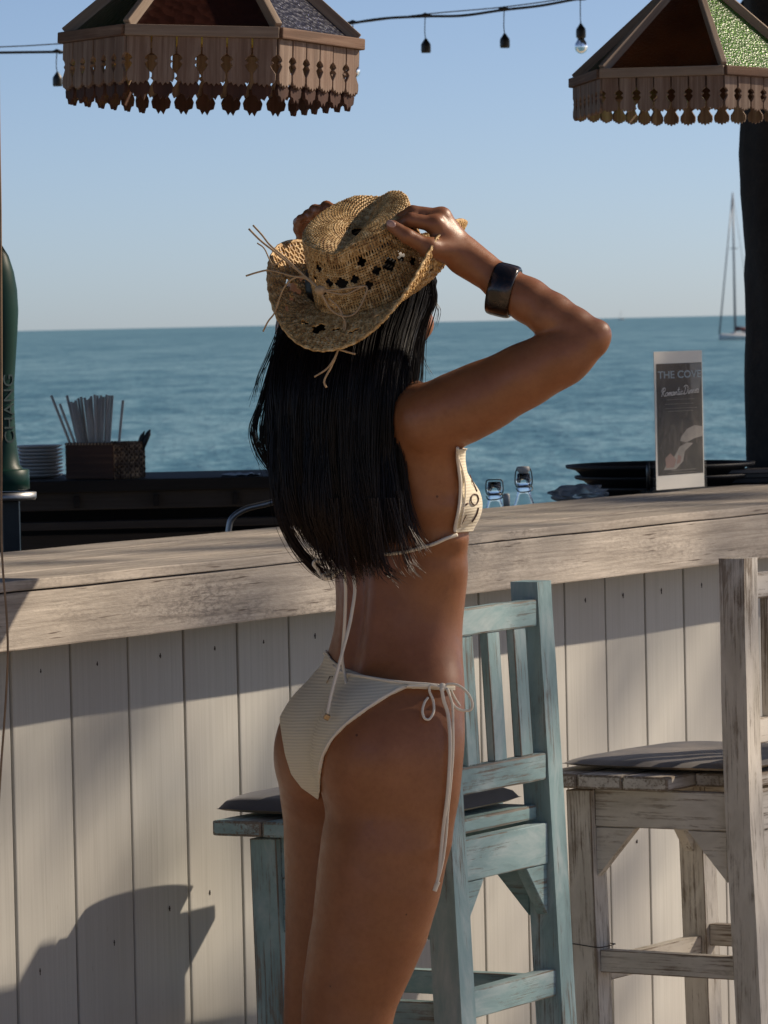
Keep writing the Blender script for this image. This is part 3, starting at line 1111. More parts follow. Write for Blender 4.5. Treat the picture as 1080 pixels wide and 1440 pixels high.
# ------------------------------------------------------------------ hanging lamps
def stained(name, c1, c2, bump=260, trans=.75):
    m = NT(name)
    v = m.coord((1, 1, 1))
    c = m.ramp(m.noise(v, 9, 4), [(.3, c1), (.7, c2)])
    m.set(Base_Color=c, Roughness=.28)
    m.b.inputs['Transmission Weight'].default_value = trans
    m.b.inputs['Specular IOR Level'].default_value = .5
    vo = m.n('ShaderNodeTexVoronoi', i_Scale=bump)
    m.l(v, vo.inputs['Vector'])
    m.bump(vo.outputs['Distance'], .5, .0025)
    return m.m


G = {'green_dark': stained('dark green glass', (.01, .04, .015), (.02, .07, .03), 120), 'red': stained('dark red brown glass', (.035, .010, .007), (.06, .018, .011), 60, .2),
     'blue': stained('dark blue glass', (.03, .035, .08), (.06, .07, .14), 120), 'amber': stained('amber glass', (.10, .025, .006), (.22, .06, .012), 200, .5),
     'green': stained('bright green glass', (.09, .28, .02), (.18, .42, .05), 230, .85), 'yellow': stained('yellow glass', (.5, .3, .02), (.6, .4, .05), 200)}


def lamp(label, loc, rho, ang, tilt, glasses, paddles, npk, capz):
    t = thing('hanging_lamp', label, 'lamp', loc, 0, 'hexagonal wooden lamps hanging over the bar', rot=(tilt[0], tilt[1], 0))
    fh = rho * .405 if paddles else rho * .345
    cor = [Vector((rho * math.cos(ang + i * math.pi / 3), rho * math.sin(ang + i * math.pi / 3), 0)) for i in range(6)]
    apex = Vector((0, 0, rho * .84))
    for i in range(6):
        a, b = cor[i], cor[(i + 1) % 6]
        mid = (a + b) / 2
        nrm = mid.normalized()
        dirx = (b - a).normalized()
        beam('rim_board', a * 1.02 + Vector((0, 0, .0)), b * 1.02, .018, .014, MAT['lamp_light'] if i % 2 == 0 else MAT['lamp_wood'], t)
        beam('hip_rib', a * .99 + Vector((0, 0, .008)), apex + a * .05, .020, .012, MAT['lamp_light'], t, up=(0, 0, 1))
        # glass panel
        k0 = .955
        pa, pb = a * k0 + Vector((0, 0, .006)), b * k0 + Vector((0, 0, .006))
        pc_ = apex + mid * .05 - Vector((0, 0, .006))
        nn = (pb - pa).cross(pc_ - pa).normalized() * .0015
        mesh('glass_panel', [pa - nn, pb - nn, pc_ - nn, pa + nn, pb + nn, pc_ + nn], [(2, 1, 0), (3, 4, 5), (0, 1, 4, 3), (1, 2, 5, 4), (2, 0, 3, 5)], G[glasses[i % len(glasses)]], t)
        # fringe pickets, each one cut out of board
        Lf = (b - a).length * .985
        wp = Lf / npk
        shape = [(-.5, 0), (.5, 0), (.5, -.34), (.32, -.40), (.26, -.45), (.40, -.50), (.26, -.56), (.34, -.63), (.48, -.72), (.485, -.84), (.40, -.93), (.30, -.90), (.22, -.97), (.10, -.93), (0, -1.0)]
        shape = shape + [(-x_, z_) for x_, z_ in shape[::-1] if x_ not in (0,) and z_ != 0]
        if i == 0:
            me_src = None
        for j in range(npk):
            c_ = a.lerp(b, (j + .5) / npk)
            if me_src is None:
                o = prism('fringe_picket', [(x_ * (wp - .0022), z_ * fh * .80) for x_, z_ in shape], .006, MAT['picket'], t, .0006)
                me_src = o.data
            else:
                o = obj_from('fringe_picket', me_src, t)
            rz = math.atan2(dirx.y, dirx.x)
            o.location = c_ * 1.0 + Vector((0, 0, -.009)) + nrm * random.uniform(-.001, .001)
            o.rotation_euler = (0, random.uniform(-.01, .01), rz)
            if paddles:
                pshape = [(-.18, -.62), (.18, -.62), (.16, -.74), (.34, -.79), (.42, -.86), (.36, -.97), (.22, -.99), (.12, -1.07), (.02, -1.01), (-.10, -1.08), (-.2, -.99), (-.36, -.97), (-.42, -.86), (-.34, -.79), (-.16, -.74)]
                if i == 0 and j == 0:
                    o = prism('paddle_drop', [(x_ * wp, z_ * fh) for x_, z_ in pshape], .006, MAT['paddle'], t, .0006)
                    me_pad = o.data
                else:
                    o = obj_from('paddle_drop', me_pad, t)
                o.location = c_ * .975 + Vector((0, 0, -.004))
                o.rotation_euler = (0, random.uniform(-.03, .03), rz)
        if not paddles:
            beam('inner_lining', a * .955 + Vector((0, 0, -fh * .18)), b * .955 + Vector((0, 0, -fh * .18)), fh * .3, .005, MAT['paddle'], t)
    lathe('apex_cap', [(0, rho * .80), (.03, rho * .80), (.03, rho * .86), (.012, rho * .90), (0, rho * .90)], MAT['lamp_wood'], t, 12)
    tube('hanging_cord', [(0, 0, rho * .88), (0, 0, capz)], .004, MAT['rubber'], t, 6)
    lathe('bulb_socket', [(0, -.02), (.018, -.02), (.02, .06), (.006, .09), (0, .09)], MAT['black_plastic'], t, 14, c=(0, 0, .05))
    tube('inner_flex', [(0, 0, .13), (0, 0, rho * .8)], .004, MAT['rubber'], t, 6)
    return t


p = W(297, 58, 8.15)
lamp('hexagonal wooden lamp with dark glass and long paddle fringe, hanging top left', p, 207 / (7000 / 8.15), R_(-2), (R_(-1.0), R_(2.6)),
     ['green', 'yellow', 'yellow', 'green_dark', 'red', 'blue'], True, 6, 2.72 - p.z)
p = W(974, 112, 9.6)
lamp('hexagonal wooden lamp with amber and bright green glass, hanging top right', p, 174 / (7000 / 9.6), R_(-19.5), (R_(-1.5), R_(1.0)),
     ['green', 'green', 'red', 'green_dark', 'amber', 'green'], False, 7, 2.72 - p.z)

# ------------------------------------------------------------------ string lights
MAT['bulb_glass'] = glass_mat('clear bulb glass', (.95, .95, .95), .03)
Ys = 15.5
cab = thing('string_light_cable', 'black string light cable sagging across the sky between the two lamps', 'cable', W(540, 30, Ys))
main = [(-260, 84), (-100, 76), (0, 74), (80, 73), (100, 73), (300, 60), (440, 40), (492, 33), (540, 26), (598, 23), (650, 22), (708, 14), (760, 8), (816, -2), (900, -14), (1045, -30), (1200, -60)]
tube('main_cable', smooth_path([W(a, b, Ys) for a, b in main], 6), .0042, MAT['rubber'], cab, 6, world_space=True)
sup = [(-260, 74), (0, 66), (95, 61), (300, 50), (470, 36), (598, 20), (708, 10), (816, -5), (1045, -40), (1200, -70)]
tube('support_wire', smooth_path([W(a, b, Ys + .05) for a, b in sup], 6), .0020, MAT['wire'], cab, 5, world_space=True)


def droplight(px, py, ln, bulb, label, sway=0, behind=0):
    Yd = Ys + behind
    p = W(px, py, Yd)
    t = thing('string_light', label, 'string light', p, random.uniform(0, 3), 'lights hanging from the string cable')
    sc = 7000 / Yd
    l = ln / sc
    tube('clip', [(-.018, 0, 0), (-.008, 0, .001), (0, 0, .003), (.008, 0, .001), (.018, 0, 0)], [.003, .005, .007, .005, .003], MAT['rubber'], t, 8).rotation_euler = (0, 0, -t.rotation_euler.z)
    tube('drop_wire', smooth_path([(0, 0, 0), (.002 + sway, 0, -l * .35), (.003 + sway, 0, -l * .7), (sway, 0, -l)], 4), .0016, MAT['rubber'], t, 6)
    lathe('socket', [(0, .006), (.004, .004), (.006, 0), (.0145, -.012), (.0155, -.018), (.0155, -.034), (.0140, -.040), (0, -.040)], MAT['black_plastic'], t, 16, c=(sway, 0, -l))
    if bulb:
        prof = [(.010, -.040), (.012, -.046), (.019, -.058), (.0205, -.068), (.017, -.080), (.009, -.087), (0, -.089)]
        lathe('bulb', prof, MAT['bulb_glass'], t, 18, c=(sway, 0, -l))
        tube('filament', [(sway, 0, -l - .042), (sway + .004, 0, -l - .062), (sway - .003, 0, -l - .066), (sway + .003, 0, -l - .070)], .0009, MAT['wire'], t, 5)
    return t


droplight(80, 73, 30, False, 'bulbless black light socket hanging left of the fringed lamp')
droplight(496, 32, 38, True, 'string light with a clear bulb peeking out behind the left lamp rim', 0, .35)
droplight(598, 22, 34, False, 'bulbless black light socket, first to the right of the left lamp')
droplight(709, 13, 36, False, 'bulbless black light socket midway between the two lamps')
droplight(816, -1, 36, True, 'string light with a clear round bulb just left of the right lamp')
droplight(1046, -28, 28, False, 'small black light socket showing above the right lamp', 0, .5)

# cord hanging at the left edge
T = thing('loose_cord', 'thin tan cord hanging down the left edge of the picture in front of the bar', 'cord', W(4, 700, 7.0))
pts = [(-14, -900), (-2, 100), (1, 320), (2, 600), (2, 740), (4, 800), (9, 860), (11, 915), (9, 970), (5, 1030), (0, 1100), (-8, 1250), (-14, 1440), (-14, 1700)]
tube('cord', smooth_path([W(a, b, 6.98) for a, b in pts], 6), .0016, flat_mat('tan cord', (.22, .15, .09), .7), T, 6, world_space=True)

# ------------------------------------------------------------------ sail boats
MAT['hull'] = flat_mat('white hull', (.62, .62, .62), .4, 0, .05, 2)
MAT['mast'] = flat_mat('grey mast', (.16, .16, .18), .4, 0, .1, 2)
MAT['sailcover'] = flat_mat('maroon sail cover', (.10, .03, .035), .8, 0, .1, 2)


def sailboat(px, Y, L, mast, label, heading):
    p = W(px, 470, Y)
    t = thing('sailboat', label, 'sailboat', (p.x, p.y, -1.5), heading, 'sailboats out on the sea')
    N = 14
    vs, fs = [], []
    for i in range(N + 1):
        u = i / N
        x_ = -L / 2 + L * u
        hw = L * .155 * math.sin(min(1, (u * .93 + .07) * 1.15) * math.pi * .62) ** .8 if u > 0 else .02
        hw = L * .15 * (1 - (1 - u) ** 2.6) * (1 - .25 * max(0, u - .6))
        sh = L * .115 * (1 + .35 * (1 - u) ** 1.5)
        for a, b in ((-1, 1), (-.86, .35), (-.4, -.12), (.4, -.12), (.86, .35), (1, 1)):
            vs.append((x_, a * max(hw, .03), b * sh if b > 0 else b * L * .2))
    for i in range(N):
        for k in range(5):
            a = i * 6 + k
            fs.append((a, a + 6, a + 7, a + 1))
        fs.append((i * 6 + 5, i * 6 + 11, i * 6 + 6, i * 6))
    fs.append(tuple(range(6)))
    fs.append(tuple(N * 6 + k for k in range(6))[::-1])
    mesh('hull', vs, fs, MAT['hull'], t, True)
    beam('cabin', (-L * .12, 0, L * .15), (L * .2, 0, L * .15), L * .06, L * .16, MAT['hull'], t, bev=.1)
    beam('windscreen', (L * .19, 0, L * .185), (L * .3, 0, L * .185), L * .05, L * .17, MAT['sailcover'], t, bev=.05)
    tube('mast', [(-L * .04, 0, L * .12), (-L * .04, 0, mast)], [.16, .09], MAT['mast'], t, 8)
    tube('forestay', [(-L * .49, 0, L * .14), (-L * .045, 0, mast * .985)], [.11, .07], MAT['mast'], t, 6)
    tube('backstay', [(L * .49, 0, L * .12), (-L * .035, 0, mast * .99)], .03, MAT['mast'], t, 5)
    tube('boom', [(-L * .04, 0, L * .26), (L * .36, 0, L * .25)], [.28, .16], MAT['sailcover'], t, 8)
    tube('rail', [(-L * .5, 0, L * .2), (-L * .5, 0, L * .13)], .05, MAT['mast'], t, 5)
    tube('spreader', [(-L * .04, -.9, mast * .62), (-L * .04, .9, mast * .62)], .05, MAT['mast'], t, 5)
    return t


sailboat(1036, 610, 5.2, 18.0, 'white sailboat with a tall bare mast next to the trunk post', R_(30))
sailboat(874, 6200, 8.5, 12.0, 'tiny distant sailboat on the horizon above the menu stand', R_(20))

# ------------------------------------------------------------------ shade tree, off to the right of the frame
def leaf_mat():
    m = NT('tree leaf')
    v = m.coord((1, 1, 1), rand=False)
    m.set(Base_Color=m.ramp(m.noise(v, 2, 3), [(.3, (.04, .09, .02)), (.7, (.08, .14, .03))]), Roughness=.6)
    return m.m


tb_ = Vector((11.0, 12.1, 0))
T = thing('shade_tree', 'leafy broad tree standing on the sand to the right of the bar', 'tree', tb_)
bark = wood_mat('tree bark', (.05, .035, .025), (.10, .075, .055), (.16, .13, .10), .4, .01)
tube('trunk', smooth_path([(0, 0, 0), (.1, .1, 1.5), (-.1, 0, 3.0), (.1, .05, 4.6)], 5), [.28 - .010 * i for i in range(16)], bark, T, 12)
TREE_OK = True
vs, fs = [], []
clumps = []
tr = random.Random(12)
for _ in range(42):
    a = tr.uniform(0, 2 * math.pi)
    r = tr.uniform(.3, 2.7)
    clumps.append(Vector((r * math.cos(a), r * math.sin(a) * 1.25, tr.uniform(5.0, 9.3))))
for c in clumps:
    tube_geo(smooth_path([(0.05, 0.03, 3.6 + .2 * tr.random()), (c.x * .5, c.y * .5, 4.6), (c.x, c.y, c.z)], 3), [.05, .045, .04, .035, .03, .02, .012], 5, vs, fs)
mesh('limb', vs, fs, bark, T, True)
vs, fs = [], []
for c in clumps:
    for _ in range(54):
        o_ = Vector((tr.gauss(0, .36), tr.gauss(0, .36), tr.gauss(0, .26)))
        q_ = c + o_
        e = Euler((tr.uniform(-1, 1), tr.uniform(-1, 1), tr.uniform(0, 6.28))).to_matrix()
        l_, w_ = tr.uniform(.13, .22), tr.uniform(.05, .08)
        b_ = len(vs)
        for x_, y_ in ((0, 0), (l_ * .45, w_), (l_, 0), (l_ * .45, -w_)):
            vs.append(q_ + e @ Vector((x_, y_, 0)))
        fs.append((b_, b_ + 1, b_ + 2, b_ + 3))
o = mesh('crown', vs, fs, leaf_mat(), T)
o['kind'] = 'stuff'

# ------------------------------------------------------------------ the woman
# everything below is laid out in metres; Pm turns a photo position and a depth into a point
MPP = 7.15 / FPX
wF = Vector((.80, .60, 0))      # where her hips face
wR = Vector((.60, -.80, 0))     # her right


def npv(v): return np.array([v[0], v[1], v[2]], dtype=np.float32)


def sd_cone(P, a, b, ra, rb):
    a, b = npv(a), npv(b)
    ba = b - a
    pa = P - a
    h = np.clip((pa @ ba) / max(1e-9, float(ba @ ba)), 0, 1)
    d = pa - h[:, None] * ba
    return np.sqrt(np.einsum('ij,ij->i', d, d)) - (ra + (rb - ra) * h)


def sd_ell(P, c, r, M=None):
    q = P - npv(c)
    if M is not None: q = q @ M          # M columns = axes
    r = np.array(r, dtype=np.float32)
    k0 = np.sqrt((((q / r)) ** 2).sum(1))
    k1 = np.sqrt(((q / (r * r)) ** 2).sum(1)) + 1e-9
    return k0 * (k0 - 1) / k1


def smin(a, b, k):
    h = np.clip(.5 + .5 * (b - a) / k, 0, 1)
    return b + (a - b) * h - k * h * (1 - h)


def axes(F, tilt=0):
    F = Vector(F).normalized()
    Rr = Vector((F.y, -F.x, 0)).normalized()
    U = Rr.cross(F)
    return np.array([[Rr.x, F.x, U.x], [Rr.y, F.y, U.y], [Rr.z, F.z, U.z]], dtype=np.float32)


def zpx(py, px=540): return W(px, py, 7.15).z


# torso levels: py, left x, right x, half width across (aR)
LV = [(1175, 452, 612, .120), (1120, 438, 632, .148), (1075, 432, 641, .158), (1030, 432, 648, .160), (990, 438, 650, .150), (955, 450, 650, .137), (920, 462, 648, .122), (885, 471, 648, .113), (850, 474, 651, .113), (810, 472, 655, .121),
      (765, 468, 655, .131), (720, 463, 655, .138), (675, 458, 642, .140), (635, 458, 630, .140), (600, 466, 614, .130), (572, 482, 598, .105), (550, 496, 572, .07)]
LV = LV[::-1]
lz = np.array([zpx(py, (a + b) / 2) for py, a, b, _ in LV], dtype=np.float32)[::-1]
lc_ = []
for py, a, b, aR in LV:
    hw = (b - a) / 2 * MPP
    aF = math.sqrt(max(.035 ** 2, (hw ** 2 - (.6 * aR) ** 2))) / .8
    X = W((a + b) / 2, py, 7.15).x
    s_ = (X - W(550, py, 7.15).x) / .8
    cen = Vector((X, 7.15 + s_ * .6, 0))
    lc_.append((cen.x, cen.y, aR, aF))
lc_ = np.array(lc_, dtype=np.float32)[::-1]
# lz ascending
order = np.argsort(lz)
lz, lc_ = lz[order], lc_[order]


def sm_interp(z, zs, vals):
    """Catmull-Rom style smooth interpolation"""
    i = np.clip(np.searchsorted(zs, z) - 1, 0, len(zs) - 2)
    t = np.clip((z - zs[i]) / (zs[i + 1] - zs[i]), 0, 1)
    m = np.gradient(vals, zs)
    h = zs[i + 1] - zs[i]
    t2, t3 = t * t, t * t * t
    return (2 * t3 - 3 * t2 + 1) * vals[i] + (t3 - 2 * t2 + t) * h * m[i] + (-2 * t3 + 3 * t2) * vals[i + 1] + (t3 - t2) * h * m[i + 1]


def sd_torso(P):
    z = P[:, 2]
    cx = sm_interp(z, lz, lc_[:, 0]); cy = sm_interp(z, lz, lc_[:, 1])
    aR = sm_interp(z, lz, lc_[:, 2]); aF = sm_interp(z, lz, lc_[:, 3])
    x, y = P[:, 0] - cx, P[:, 1] - cy
    r = x * wR.x + y * wR.y
    f = x * wF.x + y * wF.y
    # spine furrow and slightly boxy ribs
    ang = np.arctan2(r, -f)
    e = (np.abs(r / aR) ** 2.15 + np.abs(f / aF) ** 2.15) ** (1 / 2.15)
    fur = (np.exp(-(ang / .24) ** 2) * .007 - np.exp(-((np.abs(ang) - .42) / .2) ** 2) * .0035) * np.exp(-((z - 1.12) / .15) ** 2) + .0022 * np.exp(-((ang - 1.5) / .5) ** 2) * np.sin((z - 1.2) / .024 * 3.1416) * np.exp(-((z - 1.22) / .06) ** 2)
    # shoulder blade
    sb = np.exp(-((ang - .75) / .35) ** 2) * .008 * np.exp(-((z - 1.28) / .07) ** 2) + np.exp(-((ang + .75) / .35) ** 2) * .008 * np.exp(-((z - 1.28) / .07) ** 2)
    d = (e - 1) * np.minimum(aR, aF) * .92 + fur - sb
    dz = np.maximum(lz[0] - z, z - lz[-1])
    return np.where(dz > 0, np.sqrt(np.maximum(d, 0) ** 2 + dz ** 2), d)


YR, YL = 7.075, 7.235


def Lp(px, py, Y): return W(px, py, Y)


leg_R = [(Lp(547, 1060, YR), .070), (Lp(548, 1120, YR), .083), (Lp(541, 1190, YR), .0865), (Lp(532, 1245, YR), .084), (Lp(521, 1300, YR), .0785), (Lp(506, 1350, YR), .0715), (Lp(493, 1395, YR), .064), (Lp(487, 1440, YR), .059),
         (Lp(484, 1490, YR), .0555), (Vector((-.070, YR - .012, .36)), .057), (Vector((-.078, YR - .01, .30)), .054), (Vector((-.082, YR, .20)), .041), (Vector((-.083, YR + .004, .12)), .033), (Vector((-.083, YR + .005, .075)), .034)]
leg_L = [(Lp(478, 1060, YL), .066), (Lp(477, 1120, YL), .080), (Lp(484, 1190, YL), .083), (Lp(484, 1245, YL), .081), (Lp(480, 1300, YL), .077), (Lp(473, 1350, YL), .070), (Lp(465, 1395, YL), .063), (Lp(460, 1440, YL), .0585),
         (Lp(457, 1490, YL), .055), (Vector((-.100, YL - .012, .36)), .057), (Vector((-.106, YL - .01, .30)), .054), (Vector((-.110, YL, .20)), .041), (Vector((-.110, YL + .004, .12)), .033), (Vector((-.110, YL + .005, .075)), .034)]


def chain(P, pts, k=.02):
    d = None
    for (a, ra), (b, rb) in zip(pts[:-1], pts[1:]):
        c = sd_cone(P, a, b, ra, rb)
        d = c if d is None else smin(d, c, k)
    return d


def foot(P, leg):
    an = leg[-1][0]
    heel = Vector((an.x, an.y, .032)) - wF * .03
    ball = Vector((an.x, an.y, .024)) + wF * .125
    toe = ball + wF * .055 + Vector((0, 0, -.006))
    d = smin(sd_cone(P, Vector((an.x, an.y, .085)), heel, .033, .031), sd_cone(P, Vector((an.x, an.y, .07)) + wF * .02, ball, .032, .024), .03)
    d = smin(d, sd_cone(P, ball - wR * .02, ball + wR * .02, .022, .020), .02)
    for i in range(5):
        o_ = wR * (-.034 + .017 * i)
        d = smin(d, sd_cone(P, ball + o_, toe + o_ * .95 - wF * (.004 * abs(i - 1)), .011, .0095), .006)
    return d


# arms
ShR = Lp(604, 588, 7.02)
ElR = Lp(829, 476, 6.97)
WrR = Lp(655, 362, 7.02)
ShL = Lp(452, 585, 7.28)
ElL = Lp(420, 462, 7.50)
WrL = Lp(436, 372, 7.32)
arm_R = [(ShR, .046), (Lp(648, 573, 7.01), .0450), (Lp(690, 553, 7.0), .0415), (Lp(740, 527, 6.985), .0385), (Lp(790, 501, 6.975), .0350), (ElR, .0285)]
fore_R = [(ElR, .0270), (Lp(806, 462, 6.975), .0285), (Lp(775, 444, 6.985), .0310), (Lp(742, 422, 6.995), .0300), (Lp(707, 399, 7.005), .0255), (Lp(675, 376, 7.015), .0230), (WrR, .0225)]
arm_L = [(ShL, .050), (ShL.lerp(ElL, .4), .044), (ElL, .034)]
fore_L = [(ElL, .034), (ElL.lerp(WrL, .3), .036), (WrL, .023)]
# right hand: (knuckle, pip, dip, tip)
HR = {
    'index': [(612, 316, 7.000), (577, 309, 6.995), (560, 318, 7.005), (555, 331, 7.018)],
    'middle': [(621, 305, 7.018), (580, 299, 7.012), (562, 309, 7.022), (556, 324, 7.035)],
    'ring': [(622, 306, 7.038), (586, 300, 7.034), (566, 312, 7.045), (562, 327, 7.052)],
    'little': [(620, 314, 7.056), (592, 308, 7.054), (576, 316, 7.060), (572, 328, 7.066)],
}
TH = [(640, 352, 7.005), (604, 349, 6.985), (572, 332, 6.975), (552, 318, 6.978)]
FR = {'index': (.0112, .0100, .0088, .0076), 'middle': (.0115, .0102, .009, .0078), 'ring': (.011, .0098, .0086, .0076), 'little': (.0100, .0088, .0078, .007)}
HL = {
    'index': [(452, 322, 7.250), (457, 297, 7.215), (459, 291, 7.190), (466, 293, 7.170)],
    'middle': [(443, 326, 7.262), (440, 303, 7.225), (443, 296, 7.205), (450, 296, 7.182)],
    'ring': [(436, 332, 7.272), (432, 312, 7.240), (434, 303, 7.215), (439, 304, 7.196)],
    'little': [(430, 340, 7.280), (421, 322, 7.252), (420, 313, 7.232), (423, 308, 7.212)],
}
THL = [(448, 362, 7.30), (470, 345, 7.27), (486, 335, 7.25), (492, 325, 7.235)]


def hand(P, wr, Hd, th, flip):
    d = None
    w = npv(wr)
    for f, pts in Hd.items():
        k0 = Lp(*pts[0])
        c = sd_cone(P, wr, k0, .0165, .0125)
        d = c if d is None else smin(d, c, .014)
    t = [Lp(*p) for p in th]
    d = smin(d, sd_cone(P, wr, t[1], .016, .0145), .018)
    fd = None
    for f, pts in Hd.items():
        q = [Lp(*p) for p in pts]
        r = FR[f]
        c = smin(sd_cone(P, q[0], q[1], r[0], r[1]), sd_cone(P, q[1], q[2], r[1], r[2]), .003)
        c = smin(c, sd_cone(P, q[2], q[3], r[2], r[3]), .003)
        c = smin(c, sd_ell(P, q[0], (r[0] * 1.12,) * 3), .006)
        fd = c if fd is None else smin(fd, c, .0022)
    c = smin(sd_cone(P, t[1], t[2], .0125, .0108), sd_cone(P, t[2], t[3], .0108, .0088), .003)
    c = smin(c, sd_cone(P, t[0], t[1], .015, .0125), .008)
    d = smin(d, fd, .006)
    return smin(d, c, .004)


# head
hF = Vector((.60, .80, .0)).normalized()
hR = Vector((hF.y, -hF.x, 0))
hU = Vector((0, 0, 1))
HC = Lp(522, 418, 7.15)
HM = axes(hF)


def hp(r, f, u): return HC + hR * r + hF * f + hU * u


def sd_head(P):
    d = sd_ell(P, hp(0, -.008, .018), (.073, .094, .088), HM)
    d = smin(d, sd_ell(P, hp(0, .025, -.040), (.056, .058, .072), HM), .03)      # face / jaw
    d = smin(d, sd_ell(P, hp(0, .062, -.098), (.022, .020, .017), HM), .025)     # chin
    for s_ in (-1, 1):
        d = smin(d, sd_ell(P, hp(s_ * .042, .056, -.040), (.022, .022, .022), HM), .02)  # cheeks
        d = smin(d, sd_cone(P, hp(s_ * .012, .088, .006), hp(s_ * .042, .076, .010), .008, .007), .012)  # brow
        sk = sd_ell(P, hp(s_ * .030, .096, -.012), (.016, .016, .011), HM)   # eye socket
        d = -smin(-d, sk, .01)
        d = smin(d, sd_ell(P, hp(s_ * .074, -.006, -.022), (.007, .016, .029), HM), .006)  # ear
    d = smin(d, sd_cone(P, hp(0, .088, -.006), hp(0, .108, -.040), .0065, .0105), .008)   # nose
    for s_ in (-1, 1):
        d = smin(d, sd_ell(P, hp(s_ * .010, .098, -.043), (.0075, .009, .007), HM), .004)
    d = smin(d, sd_cone(P, hp(-.016, .086, -.066), hp(.016, .086, -.066), .006, .006), .004)   # lips
    d = smin(d, sd_cone(P, hp(-.013, .085, -.077), hp(.013, .085, -.077), .007, .007), .004)
    return d


BR = Lp(628, 711, 7.085)
BL = BR - wR * .15 + wF * .01


def sd_body(P, cleft=.007, limbs=True):
    t = sd_torso(P)
    # right side of pelvis + buttock + leg
    cR = sd_ell(P, Lp(538, 1062, 7.075), (.099, .099, .108))
    cL = sd_ell(P, Lp(471, 1062, 7.195), (.089, .092, .106))
    R1 = smin(cR, chain(P, leg_R), .022)
    L1 = smin(cL, chain(P, leg_L), .022)
    R1 = smin(R1, foot(P, leg_R), .02)
    L1 = smin(L1, foot(P, leg_L), .02)
    lg = smin(R1, L1, cleft)
    # carve the torso where the cleft runs so the two sides stay apart
    d = smin(lg, t, .035)
    # cleft groove
    g = sd_cone(P, Lp(441, 1140, 7.06), Lp(437, 1075, 7.03), .006, .003) if cleft < .02 else None
    if g is not None:
        d = -smin(-d, g, .012)
    # breasts
    d = smin(d, smin(sd_ell(P, BR, (.0475, .045, .042)), sd_cone(P, BR + Vector((-.004, 0, .01)), Lp(610, 640, 7.075), .038, .018), .02), .010)
    d = smin(d, sd_ell(P, BL, (.050, .046, .050)), .022)
    if limbs:
        d = smin(d, smin(sd_cone(P, Lp(533, 590, 7.13), Lp(528, 560, 7.14), .066, .052), sd_cone(P, Lp(528, 560, 7.14), Lp(524, 470, 7.14), .052, .050), .02), .03)
        d = smin(d, sd_cone(P, Lp(540, 575, 7.12), ShR, .046, .046), .035)
        d = smin(d, sd_cone(P, Lp(520, 575, 7.16), ShL, .046, .046), .035)
        # latissimus under the raised arm
        d = smin(d, sd_cone(P, Lp(598, 615, 7.05), Lp(600, 700, 7.07), .038, .040), .035)
        ar = smin(chain(P, arm_R, .03), chain(P, fore_R, .010), .006)
        ar = smin(ar, hand(P, WrR, HR, TH, 1), .014)
        ar = smin(ar, sd_ell(P, ElR + Vector((.0150, -.004, .008)), (.0135, .014, .0145)), .010)
        al = smin(chain(P, arm_L, .015), chain(P, fore_L, .012), .006)
        al = smin(al, hand(P, WrL, HL, THL, -1), .014)
        d = smin(d, ar, .012)
        d = smin(d, al, .028)
        d = smin(d, sd_head(P), .02)
    return d


